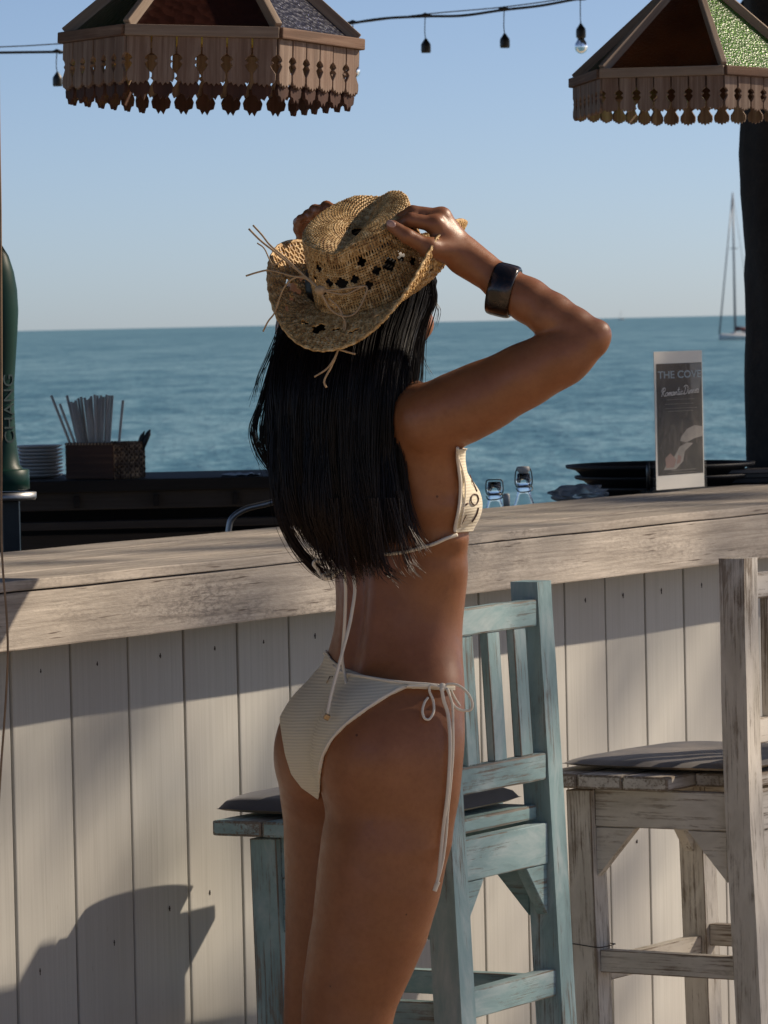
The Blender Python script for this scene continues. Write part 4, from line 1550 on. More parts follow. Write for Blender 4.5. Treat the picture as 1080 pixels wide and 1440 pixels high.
def mesh_sdf(fn, lo, hi, h, B=12):
    """sparse block evaluation + surface nets"""
    lo = np.array(lo, dtype=np.float32)
    n = (np.ceil((np.array(hi) - lo) / h / B).astype(int)) * B
    G_ = np.full(tuple(n + 1), 1.0, dtype=np.float32)
    nb = n // B
    bi = np.stack(np.meshgrid(*[np.arange(k) for k in nb], indexing='ij'), -1).reshape(-1, 3)
    cen = lo + (bi * B + B / 2) * h
    dc = np.concatenate([fn(c) for c in np.array_split(cen.astype(np.float32), max(1, len(cen) // 100000))])
    act = np.abs(dc) < B * h * .9 * 1.25
    inside = dc < 0
    for i_, ins, ac in zip(bi, inside, act):
        if ins and not ac:
            a = i_ * B
            G_[a[0]:a[0] + B + 1, a[1]:a[1] + B + 1, a[2]:a[2] + B + 1] = -1.0
    loc = np.stack(np.meshgrid(*[np.arange(B + 1)] * 3, indexing='ij'), -1).reshape(-1, 3)
    ab = bi[act]
    CH = 300
    for s_ in range(0, len(ab), CH):
        sub = ab[s_:s_ + CH]
        idx = (sub[:, None, :] * B + loc[None]).reshape(-1, 3)
        P = (lo + idx * h).astype(np.float32)
        G_[idx[:, 0], idx[:, 1], idx[:, 2]] = fn(P)
    sg = G_ < 0
    c8 = [(i, j, k) for i in (0, 1) for j in (0, 1) for k in (0, 1)]
    sh = tuple(n)
    cnt = np.zeros(sh, dtype=np.int8)
    for i, j, k in c8:
        cnt += sg[i:i + sh[0], j:j + sh[1], k:k + sh[2]]
    ac = (cnt > 0) & (cnt < 8)
    cells = np.argwhere(ac)
    vid = np.full(sh, -1, dtype=np.int32)
    vid[ac] = np.arange(len(cells))
    acc = np.zeros((len(cells), 3)); num = np.zeros(len(cells))
    for a in c8:
        for ax in range(3):
            if a[ax] == 1: continue
            b = list(a); b[ax] = 1
            va = G_[cells[:, 0] + a[0], cells[:, 1] + a[1], cells[:, 2] + a[2]]
            vb = G_[cells[:, 0] + b[0], cells[:, 1] + b[1], cells[:, 2] + b[2]]
            m = (va < 0) != (vb < 0)
            t = np.where(m, va / np.where(m, va - vb, 1), 0)
            p = np.tile(np.array(a, float), (len(cells), 1))
            p[:, ax] += t
            acc[m] += p[m]; num[m] += 1
    V = lo + (cells + acc / num[:, None]) * h
    F_ = []
    for ax in range(3):
        u, v = (ax + 1) % 3, (ax + 2) % 3
        s0 = [slice(1, sh[0]), slice(1, sh[1]), slice(1, sh[2])]
        s1 = list(s0)
        s0[ax] = slice(0, sh[ax]); s1[ax] = slice(1, sh[ax] + 1)
        A, Bq = sg[tuple(s0)], sg[tuple(s1)]
        e = np.argwhere(A != Bq)
        off = np.array([1, 1, 1]); off[ax] = 0
        e = e + off
        e0 = e - off
        flip = A[tuple((e0).T)]
        du = np.zeros(3, int); du[u] = 1
        dv = np.zeros(3, int); dv[v] = 1
        q = [vid[tuple((e - du - dv).T)], vid[tuple((e - dv).T)], vid[tuple(e.T)], vid[tuple((e - du).T)]]
        q = np.stack(q, 1)
        q[~flip] = q[~flip][:, ::-1]
        F_.append(q[(q >= 0).all(1)])
    F_ = np.concatenate(F_)
    # project on the surface
    for _ in range(2):
        P = V.astype(np.float32)
        e = .0012
        g = np.zeros_like(P)
        d0 = fn(P)
        for ax in range(3):
            dd = np.zeros(3, np.float32); dd[ax] = e
            g[:, ax] = (fn(P + dd) - fn(P - dd)) / (2 * e)
        gl = np.maximum((g * g).sum(1), .2)
        st = np.clip(d0 / gl, -h * .6, h * .6)
        V = V - g * st[:, None]
    return V, F_


def np_mesh(name, V, F_, mat, parent, smooth=True):
    me = bpy.data.meshes.new(name)
    me.vertices.add(len(V))
    me.vertices.foreach_set('co', np.ascontiguousarray(V, dtype=np.float32).ravel())
    me.loops.add(len(F_) * 4)
    me.loops.foreach_set('vertex_index', F_.astype(np.int32).ravel())
    me.polygons.add(len(F_))
    me.polygons.foreach_set('loop_start', np.arange(0, len(F_) * 4, 4, dtype=np.int32))
    me.polygons.foreach_set('loop_total', np.full(len(F_), 4, dtype=np.int32))
    me.update(calc_edges=True)
    me.validate()
    me.polygons.foreach_set('use_smooth', [smooth] * len(me.polygons))
    me.materials.append(mat)
    o = bpy.data.objects.new(name, me)
    COL.objects.link(o)
    if parent:
        o.parent = parent
        me.transform(Matrix.Translation(-parent.location))
    return o


def skin_mat():
    m = NT('tanned skin')
    v = m.coord((1, 1, 1), rand=False)
    f = m.noise(v, 9, 5, .55)
    c = m.ramp(f, [(.3, (.235, .090, .035)), (.7, (.320, .132, .054))])
    f2 = m.noise(v, 130, 4, .65)
    c = m.mix(m.ramp(f2, [(.42, 0.0), (.75, .38)]), c, (.19, .064, .026))
    f3 = m.noise(v, 34, 3, .6)
    c = m.mix(m.ramp(f3, [(.45, 0.0), (.75, .28)]), c, (.38, .155, .075))
    vo = m.n('ShaderNodeTexVoronoi', i_Scale=17)
    m.l(v, vo.inputs['Vector'])
    c = m.mix(m.ramp(vo.outputs['Distance'], [(.0, .8), (.030, .75), (.040, 0.0)]), c, (.055, .018, .010))
    rg = m.ramp(m.noise(v, 60, 4, .6), [(.3, .30), (.7, .50)])
    m.set(Base_Color=c, Roughness=rg)
    m.b.inputs['Subsurface Weight'].default_value = .10
    m.b.inputs['Subsurface Radius'].default_value = (.012, .005, .003)
    m.b.inputs['Subsurface Scale'].default_value = .5
    m.b.inputs['Specular IOR Level'].default_value = .45
    # pores and faint stretch creases
    fine = m.noise(v, 620, 4, .7)
    cr = m.noise(m.coord((30, 30, 160), rand=False, rot=(0, .5, 0)), 1.0, 3, .5, .8)
    b = m.bump(fine, .28, .0009)
    m.bump(cr, .10, .0012, b)
    return m.m


MAT['skin'] = skin_mat()
PER = thing('person', 'woman in a cream bikini seen from behind, both hands lifting her straw hat', 'person', (-.05, 7.15, 0))
V, F_ = mesh_sdf(sd_body, (-.34, 6.86, -.01), (.36, 7.62, 1.68), .0042)
body = np_mesh('body', V, F_, MAT['skin'], PER)

# eyes (turned away from the camera)
for s_ in (-1, 1):
    o = lathe('eye', [(0, -.011), (.006, -.009), (.0105, -.003), (.011, .001), (.0095, .006), (.005, .010), (0, .011)], MAT['ceramic'], PER, 16)
    o.location = hp(s_ * .030, .083, -.012) - PER.location
# nails
nail_m = flat_mat('pale nail', (.50, .30, .24), .25, 0, .05)
t3, t2 = Lp(*TH[3]), Lp(*TH[2])
dv = (t3 - t2).normalized()
vs, fs = lathe_geo([(0, .0), (.0042, .0004), (.0058, .0012), (.0060, .002)], 14)
nv_ = [Vector((v.x * 1.25, v.y * .85, -v.z)) for v in vs]
nd = Vector((-.15, -.93, .35)).normalized()
zax = nd
xax = (dv - zax * dv.dot(zax)).normalized()
yax = zax.cross(xax)
cc = t3 + nd * .0094 + dv * .001
nv_ = [cc + xax * v.x + yax * v.y + zax * v.z for v in nv_]
mesh('thumb_nail', nv_, fs, nail_m, PER, True, world_space=True)


# ---------------- bikini
def fabric_mat(name='ribbed cream fabric', scale=1.0):
    m = NT(name)
    tc = m.coord((1, 1, 1), rand=False)
    wv = m.n('ShaderNodeTexWave', i_Scale=76.0, i_Distortion=4.5, i_Detail=2.0)
    wv.inputs['Detail Scale'].default_value = .35
    wv.bands_direction = 'Z'
    m.l(m.coord((.35, .35, 1), rand=False, rot=(0, .18, 0)), wv.inputs['Vector'])
    c = m.ramp(wv.outputs['Fac'], [(.15, (.73, .655, .48)), (.6, (.79, .715, .54))])
    fine = m.noise(tc, 1200, 2)
    m.set(Base_Color=c, Roughness=.85)
    m.b.inputs['Sheen Weight'].default_value = .15
    b1 = m.bump(wv.outputs['Fac'], .38, .0008)
    m.bump(m.noise(m.coord((30, 30, 45), rand=False), 1.0, 3, .5, .6), .35, .003, b1)
    return m.m


MAT['fabric'] = fabric_mat()
MAT['cord_fabric'] = flat_mat('cream cord', (.76, .69, .56), .7, 0, .06, 60)
PC = Vector(((W(515, 1000, 7.15)).x, 7.15, 0))
th_k = np.radians([0, 3, 6, 12, 18, 24, 32, 45, 58, 70, 80, 90, 105, 120, 135, 150, 165, 180])
zb_k = np.array([.796, .806, .822, .856, .884, .904, .924, .948, .965, .976, .979, .979, .970, .935, .89, .845, .80, .785])
zt_k = np.array([1.003, 1.003, 1.002, 1.002, 1.001, 1.000, .999, .996, .992, .989, .987, .987, .982, .972, .965, .960, .956, .955])


def bottoms(P, grow=0.0):
    b = sd_body(P, .030, False)
    q = P - npv(PC)
    r = q[:, 0] * wR.x + q[:, 1] * wR.y
    f = q[:, 0] * wF.x + q[:, 1] * wF.y
    z = P[:, 2]
    th = np.arctan2(np.abs(r), -f)
    zt = np.interp(th, th_k, zt_k) - .13 * r
    zb = np.interp(th, th_k, zb_k) - .13 * r * np.clip((np.abs(th) - .4) / .8, 0, 1)
    up = z - zt
    dn = (zb - z)
    thc = np.interp(z, zb_k[:10], th_k[:10])
    ed = (th - thc) * .105
    dn = np.where((th < 1.25) & (z < .979), np.maximum(dn * .35, np.minimum(dn, ed)), dn)
    reg = np.maximum(up, dn)
    return b, reg


def poly_sd(x, z, poly):
    d = np.full(len(x), 1e9); ins = np.zeros(len(x), bool)
    n = len(poly)
    for i in range(n):
        ax_, az_ = poly[i]; bx_, bz_ = poly[(i + 1) % n]
        ex, ez = bx_ - ax_, bz_ - az_
        wx, wz = x - ax_, z - az_
        t = np.clip((wx * ex + wz * ez) / (ex * ex + ez * ez), 0, 1)
        d = np.minimum(d, (wx - ex * t) ** 2 + (wz - ez * t) ** 2)
        c = ((az_ > z) != (bz_ > z)) & (x < (bx_ - ax_) * (z - az_) / (bz_ - az_ + 1e-12) + ax_)
        ins ^= c
    return np.where(ins, -1, 1) * np.sqrt(d)


BP = [(440, 912), (457, 924), (466, 934), (482, 944), (510, 950), (545, 956), (571, 959), (600, 961), (640, 964), (640, 970), (600, 967), (571, 966), (548, 976), (518, 994), (488, 1016), (468, 1037), (456, 1061), (451, 1087), (450, 1112), (447, 1131),
      (423, 1115), (408, 1096), (399, 1068), (394, 1042), (390, 1020), (384, 1004), (392, 960)]
BPW = []
for i, (a, b) in enumerate(BP):
    w_ = W(a, b, 7.05)
    BPW.append((w_.x, w_.z))


def fn_bot(P):
    b, reg = bottoms(P)
    pd = poly_sd(P[:, 0], P[:, 2], BPW)
    vis = P[:, 1] < 7.17 - .35 * (P[:, 0] - PC.x)
    reg = np.where(vis, pd, reg)
    return np.maximum(np.maximum(b - .0030, -(b + .0022)), reg)


V, F_ = mesh_sdf(fn_bot, (-.22, 6.92, .76), (.20, 7.40, 1.06), .0021, 10)
bb = np_mesh('bikini_bottom', V, F_, MAT['fabric'], PER)


def surf(px, py, extra=.004, Ystart=6.7):
    """point on the visible skin under a photo position (marching the camera ray through the body field)"""
    o_ = np.array([0, 0, CAM_H])
    d_ = W(px, py, 7.0) - Vector((0, 0, CAM_H))
    t = Ystart / d_.y
    dn_ = d_.length
    for _ in range(60):
        p = Vector((0, 0, CAM_H)) + d_ * t
        dd = float(sd_body(np.array([[p.x, p.y, p.z]], dtype=np.float32))[0]) - extra
        if dd < .0004: return p
        t += dd * .9 / dn_
        if d_.y * t > 7.6: break
    return W(px, py, 7.12)


def ribbon_on_body(name, pts, r, mat, extra=.004, n=6, flat=1.0, sides=8, fixed=None):
    P = [surf(a, b, extra) for a, b in pts]
    P = smooth_path(P, n)
    return tube(name, P, r, mat, PER, sides, flat, world_space=True)


# edge piping of the bottoms
ribbon_on_body('bikini_edge', [(600, 967), (571, 966), (548, 976), (518, 994), (488, 1016), (468, 1037), (454, 1061), (448, 1087)], .0024, MAT['cord_fabric'], .0035)
ribbon_on_body('bikini_edge', [(468, 936), (482, 945), (510, 951), (545, 957), (571, 960), (600, 962), (618, 964)], .0022, MAT['cord_fabric'], .0035)
ribbon_on_body('bikini_edge', [(571, 965), (600, 965), (618, 966)], .0022, MAT['cord_fabric'], .006)


def free(name, pts, Y, r, mat=None, n=8, flat=1.0, Y2=None):
    Y2 = Y2 if Y2 is not None else Y
    P = []
    for i, (a, b) in enumerate(pts):
        y_ = Y + (Y2 - Y) * i / (len(pts) - 1)
        q_ = surf(a, b, .001)
        if q_.y < 7.119: y_ = min(y_, q_.y - .0045)
        P.append(W(a, b, y_))
    return tube(name, smooth_path(P, n), r, mat or MAT['cord_fabric'], PER, 8, flat, world_space=True)


# side bow
kn = surf(622, 966, .006)
yk = kn.y
free('bow_loop', [(618, 966), (606, 964), (604, 972), (609, 985), (610, 1000), (604, 1011), (597, 1010), (594, 1000), (597, 988), (602, 981)], yk - .006, .0019)
free('bow_loop', [(622, 966), (632, 962), (645, 964), (658, 975), (664, 988), (662, 998), (650, 999), (640, 994), (634, 984), (631, 972), (626, 967)], yk - .004, .0019)
free('bow_loop', [(634, 970), (640, 982), (647, 993)], yk + .004, .0016)
lathe('bow_knot', [(0, -.006), (.004, -.005), (.0058, 0), (.004, .005), (0, .006)], MAT['cord_fabric'], PER, 12).location = kn - PER.location + Vector((0, -.004, 0))
free('tie_string', [(621, 968), (624, 985), (630, 1005), (633, 1040), (632, 1080), (629, 1120), (624, 1160), (620, 1200), (617, 1230), (613, 1247)], yk - .010, .0026, flat=.5, Y2=7.01)
free('tie_string', [(628, 968), (636, 990), (637, 1020), (637, 1060), (634, 1100), (630, 1140), (627, 1180), (622, 1215), (614, 1246)], yk - .006, .0018, Y2=7.01)
free('tie_knot', [(616, 1240), (613, 1247), (611, 1253)], 7.01, .0034)

# back strings of the top
ribbon_on_body('back_strap', [(643, 752), (628, 757), (610, 765), (590, 771), (565, 777), (535, 780), (505, 783), (480, 790)], .0026, MAT['cord_fabric'], .003)
Yb_ = surf(500, 880, .004).y
free('back_string', [(484, 800), (486, 830), (485, 870), (483, 900), (481, 925), (484, 945), (487, 962)], Yb_ - .055, .0024, Y2=Yb_ - .012)
free('back_string', [(496, 805), (499, 830), (495, 860), (490, 885), (482, 915), (474, 945), (466, 975), (460, 1004)], Yb_ - .055, .0024, Y2=7.005)
MAT['bead'] = flat_mat('brass bead', (.42, .33, .22), .3, .9, .1)
for a, b, yy in ((487, 963, Yb_ - .012), (459.5, 1008, 7.004)):
    o = beam('string_bead', (-.004, 0, 0), (.004, 0, 0), .008, .008, MAT['bead'], PER, bev=.0015)
    o.location = W(a, b, yy) - PER.location
    o.rotation_euler = (.4, .5, .3)
free('bow_loop', [(478, 800), (462, 806), (452, 808), (446, 800), (441, 793), (446, 788), (456, 792)], Yb_ - .05, .0026)
free('bow_loop', [(480, 800), (472, 806), (466, 812), (457, 813), (452, 808)], Yb_ - .055, .0030)
# emblem on the bottoms
em = surf(464, 957, .0045)
o = tube('metal_emblem', [em + Vector((-.005, 0, -.004)), em + Vector((.0, 0, .006)), em + Vector((.004, 0, .006)), em + Vector((.0045, 0, -.002)), em + Vector((.001, 0, -.002))], .0009, MAT['bead'], PER, 6, world_space=True)
o = lathe('side_knot', [(0, -.006), (.005, 0), (0, .006)], MAT['cord_fabric'], PER, 10)
o.location = W(459, 919, 7.20) - PER.location


# cup of the top
def fn_cup(P):
    b = sd_body(P, .02, True)
    q = P - npv(BR)
    # cup outline as seen from her side: triangle rising to the strap
    z = P[:, 2]
    x = P[:, 0]
    xe = np.interp(z, cup_z, cup_x)
    reg = xe - x
    top = z - cup_z[-1]
    bot = cup_z[0] - z
    return np.maximum.reduce([b - .0034, -(b + .002), reg, top, bot])


cp = [(748, 640), (742, 639.5), (720, 644), (700, 646.5), (680, 647), (660, 645), (645, 643), (637, 643), (630, 643)]
cup_z = np.array([W(x_, y_, 7.07).z for y_, x_ in cp], dtype=np.float32)
cup_x = np.array([W(x_, y_, 7.07).x for y_, x_ in cp], dtype=np.float32)
V, F_ = mesh_sdf(fn_cup, (.06, 6.95, 1.16), (.20, 7.32, 1.36), .0021, 10)
cupm = np_mesh('bikini_cup', V, F_, MAT['fabric'], PER)
ribbon_on_body('cup_edge', [(y_[1] + .5, y_[0]) for y_ in cp], .0024, MAT['cord_fabric'], .0036)
ribbon_on_body('cup_edge', [(647 + .0, 742), (651.5, 720), (654, 700), (654, 680), (650, 660), (645, 645)], .0013, MAT['cord_fabric'], .0040)
emb = flat_mat('brown embroidery', (.10, .05, .035), .7)
ribbon_on_body('embroidery_motif', [(666, 695), (663, 699), (663, 706), (667, 710), (671, 708), (673, 702), (671, 696), (667, 695)], .0010, emb, .0040, 4)
ribbon_on_body('embroidery_motif', [(655, 710), (658, 708)], .0014, emb, .0040, 3)
ribbon_on_body('embroidery_motif', [(661, 668), (664, 676), (668, 684), (671, 691)], .0009, emb, .0040, 4)
ribbon_on_body('embroidery_motif', [(673, 714), (671, 722), (668, 728), (664, 734)], .0011, emb, .0040, 4)
ribbon_on_body('embroidery_motif', [(656, 724), (652, 732), (649, 738)], .0006, emb, .0040, 4)


# bracelet
def bangle():
    c = Lp(708, 408, 7.004)
    axd = (Lp(660, 372, 7.0) - Lp(760, 432, 6.99)).normalized()
    axd = (axd + Vector((0, .10, -.30))).normalized()
    t = thing('bangle', 'thick glossy dark brown resin bangle on her raised right forearm', 'bracelet', c)
    u = axd.cross(Vector((0, 1, 0))).normalized()
    v = axd.cross(u).normalized()
    N, M_ = 56, 20
    vs, fs = [], []
    for i in range(N):
        a = 2 * math.pi * i / N
        rd = u * math.cos(a) + v * math.sin(a) * .92
        for j in range(M_):
            b = 2 * math.pi * j / M_
            cb, sb = math.cos(b), math.sin(b)
            w_ = .0175 * (abs(cb) ** .45) * (1 if cb > 0 else -1)
            h_ = .0052 * (abs(sb) ** .7) * (1 if sb > 0 else -1)
            vs.append(rd * (.0330 + h_) + axd * w_)
    for i in range(N):
        for j in range(M_):
            fs.append((i * M_ + j, ((i + 1) % N) * M_ + j, ((i + 1) % N) * M_ + (j + 1) % M_, i * M_ + (j + 1) % M_))
    m = NT('tortoise resin')
    v_ = m.coord((1, 1, 1), rand=False)
    f = m.noise(v_, 24, 5, .6, 1.2)
    m.set(Base_Color=m.ramp(f, [(.42, (.006, .004, .003)), (.55, (.025, .014, .008)), (.70, (.10, .06, .035))]), Roughness=.16)
    m.b.inputs['Coat Weight'].default_value = .0
    mesh('resin_ring', vs, fs, m.m, t, True)


bangle()


# ---------------- hair
def hair_mat():
    m = NT('black hair')
    oi = m.coord((1, 1, 1), rand=False)
    f = m.noise(oi, 90, 3)
    sp_ = m.n('ShaderNodeSeparateXYZ')
    m.l(oi, sp_.inputs[0])
    mr = m.n('ShaderNodeMapRange', i_1=-0.0, i_2=1.0)
    mr.inputs[1].default_value = 1.30; mr.inputs[2].default_value = 1.13
    m.l(sp_.outputs[2], mr.inputs[0])
    c_ = m.ramp(f, [(.3, (.0035, .003, .003)), (.7, (.010, .007, .006))])
    c_ = m.mix(mr.outputs[0], c_, (.028, .012, .007))
    m.set(Base_Color=c_, Roughness=.42)
    m.b.inputs['Specular IOR Level'].default_value = .28
    m.b.inputs['Anisotropic'].default_value = .6
    return m.m


MAT['hair'] = hair_mat()
HL_ = [(335, 485, 585), (365, 462, 602), (395, 445, 611), (430, 424, 603), (470, 400, 593), (510, 390, 586), (550, 386, 580), (590, 388, 574), (640, 392, 570), (690, 397, 572), (730, 406, 576), (765, 430, 574), (795, 456, 566), (815, 478, 555)]
hz = np.array([W((a + b) / 2, py, 7.1).z for py, a, b in HL_])
hcx = np.array([W((a + b) / 2, py, 7.1).x for py, a, b in HL_])
hhw = np.array([(b - a) / 2 * 7.1 / FPX for py, a, b in HL_])
hdy = np.array([.045, .06, .07, .08, .088, .09, .085, .08, .075, .072, .068, .060, .050, .040])
hcy = np.array([7.155, 7.15, 7.145, 7.14, 7.12, 7.09, 7.075, 7.07, 7.065, 7.06, 7.055, 7.055, 7.055, 7.055])


def hair_pt(z, th, rho):
    cx = np.interp(-z, -hz, hcx); hw = np.interp(-z, -hz, hhw); dy = np.interp(-z, -hz, hdy); cy = np.interp(-z, -hz, hcy)
    return Vector((cx + hw * rho * math.cos(th), cy - dy * rho * math.sin(th), z))


# hair core: a closed volume a little inside the outer strands
vs, fs = [], []
NC, NZc = 40, 44
ztop, zbot = hz[0] - .012, hz[-3]
for j in range(NZc + 1):
    z = ztop + (zbot - ztop) * j / NZc
    end = 1 - max(0, (j / NZc - .85) / .15) ** 2 * .65
    for i in range(NC):
        th = 2 * math.pi * i / NC
        k_ = .88 + .035 * math.sin(th * 17 + 3 * z) + .02 * math.sin(th * 31 - 5 * z)
        vs.append(hair_pt(z, th, k_ * end))
for j in range(NZc):
    for i in range(NC):
        i2 = (i + 1) % NC
        fs.append((j * NC + i, j * NC + i2, (j + 1) * NC + i2, (j + 1) * NC + i))
fs.append(tuple(range(NC)))
fs.append(tuple(NZc * NC + i for i in range(NC))[::-1])
mesh('hair', vs, fs, MAT['hair'], PER, True, world_space=True)
capv, capf = [], []
for i in range(33):
    ph_ = math.pi * i / 32
    for j in range(48):
        a_ = 2 * math.pi * j / 48
        q_ = (math.sin(ph_) * math.cos(a_), math.sin(ph_) * math.sin(a_), math.cos(ph_))
        capv.append(hp(q_[0] * .079, -.014 + q_[1] * .097, .020 + q_[2] * .094))
for i in range(32):
    for j in range(48):
        capf.append((i * 48 + j, i * 48 + (j + 1) % 48, (i + 1) * 48 + (j + 1) % 48, (i + 1) * 48 + j))
mesh('hair_crown', capv, capf, MAT['hair'], PER, True, world_space=True)
vs, fs = [], []
hr = random.Random(5)
NCL = 96
for ci in range(NCL):
    # most locks on the camera side (th between 0 and pi), fewer on the far side
    thc = hr.uniform(-.25, math.pi + .25) if ci < NCL * .82 else hr.uniform(math.pi, 2 * math.pi)
    ph = [hr.uniform(0, 6.28) for _ in range(3)]
    zend_c = np.interp((math.cos(thc) + 1) / 2, [0, .15, .35, .6, .85, 1], [zpx(725), zpx(778), zpx(808), zpx(806), zpx(768), zpx(728)]) + hr.uniform(-.008, .026)
    wav = hr.uniform(.003, .012)
    cv = hr.uniform(.15, .75)
    for si in range(48):
        th = thc + hr.gauss(0, .055)
        rho0 = hr.uniform(.90, 1.02)
        z0 = hz[0] - hr.uniform(.0, .05)
        z1 = zend_c + abs(hr.gauss(0, .022)) - .006
        n = 20
        pts, rad = [], []
        fly = hr.gauss(0, .006)
        fy2 = hr.gauss(0, .012)
        r0 = hr.uniform(.00045, .0009)
        for i in range(n + 1):
            t = i / n
            z = z0 + (z1 - z0) * t
            conv = th + (thc - th) * cv * t ** 1.5
            p = hair_pt(z, conv, rho0 + .03 * math.sin(t * 5 + ph[0]))
            p.x += wav * math.sin(t * 7 + ph[1]) * t + fly * t * t + fy2 * max(0, t - .75) ** 1.5
            p.y += wav * math.sin(t * 6 + ph[2]) * t
            pts.append(p)
            rad.append(r0 * (1 - .75 * max(0, t - .8) / .2))
        tube_geo(pts, rad, 3, vs, fs, cap=False)
o = mesh('hair_strand', vs, fs, MAT['hair'], PER, True, world_space=True)
o['kind'] = 'stuff'
# loose locks: left side wisps, flyaways by the cheek
vs, fs = [], []


def lock(pts, Y, n_, spread, r=.0007, seed=0):
    q = random.Random(seed)
    base = [W(a, b, Y) for a, b in pts]
    for _ in range(n_):
        o0 = Vector((q.gauss(0, spread), q.gauss(0, spread), 0))
        o1 = Vector((q.gauss(0, spread * 1.6), q.gauss(0, spread), q.gauss(0, spread)))
        P = [b + o0 * (1 - i / (len(base) - 1)) + o1 * (i / (len(base) - 1)) for i, b in enumerate(base)]
        P = smooth_path(P, 5)
        m_ = len(P)
        tube_geo(P, [r * (1 - .8 * (i / m_) ** 3) for i in range(m_)], 3, vs, fs, cap=False)


lock([(402, 440), (392, 480), (378, 530), (366, 570), (356, 600), (362, 630), (378, 655), (394, 668)], 7.16, 46, .0035, .0006, 1)
lock([(404, 440), (394, 490), (382, 540), (374, 585), (372, 620), (382, 650), (396, 680)], 7.15, 60, .004, .0007, 2)
lock([(405, 450), (396, 500), (386, 560), (380, 610), (388, 660), (396, 720), (420, 770), (450, 800)], 7.12, 60, .004, .0007, 3)
lock([(396, 460), (380, 500), (368, 530), (362, 560)], 7.16, 16, .005, .0005, 4)
lock([(395, 640), (393, 690), (402, 740), (425, 780), (452, 806), (470, 810)], 7.09, 60, .004, .0007, 5)
lock([(606, 400), (614, 420), (610, 445), (600, 475), (594, 490), (597, 510), (607, 528)], 7.05, 5, .0015, .0004, 6)
lock([(606, 395), (609, 420), (598, 450), (590, 480), (586, 520), (582, 560)], 7.04, 50, .004, .0006, 7)
lock([(604, 410), (612, 428), (616, 440), (610, 462)], 7.04, 6, .003, .0004, 8)
lock([(560, 600), (566, 650), (572, 700), (582, 740), (596, 772)], 7.02, 40, .004, .0005, 9)
lock([(562, 690), (572, 730), (584, 758), (594, 776)], 7.0, 24, .005, .0005, 10)
lock([(550, 700), (560, 750), (572, 790), (584, 806)], 6.99, 30, .006, .0005, 11)
lock([(520, 700), (528, 760), (540, 800), (556, 814)], 6.985, 40, .006, .0006, 12)
lock([(470, 700), (474, 760), (478, 795), (484, 815)], 6.99, 50, .007, .0006, 13)
lock([(440, 700), (446, 750), (456, 785), (470, 812)], 7.0, 50, .006, .0006, 14)
o = mesh('loose_lock', vs, fs, MAT['hair'], PER, True, world_space=True)
o['kind'] = 'stuff'


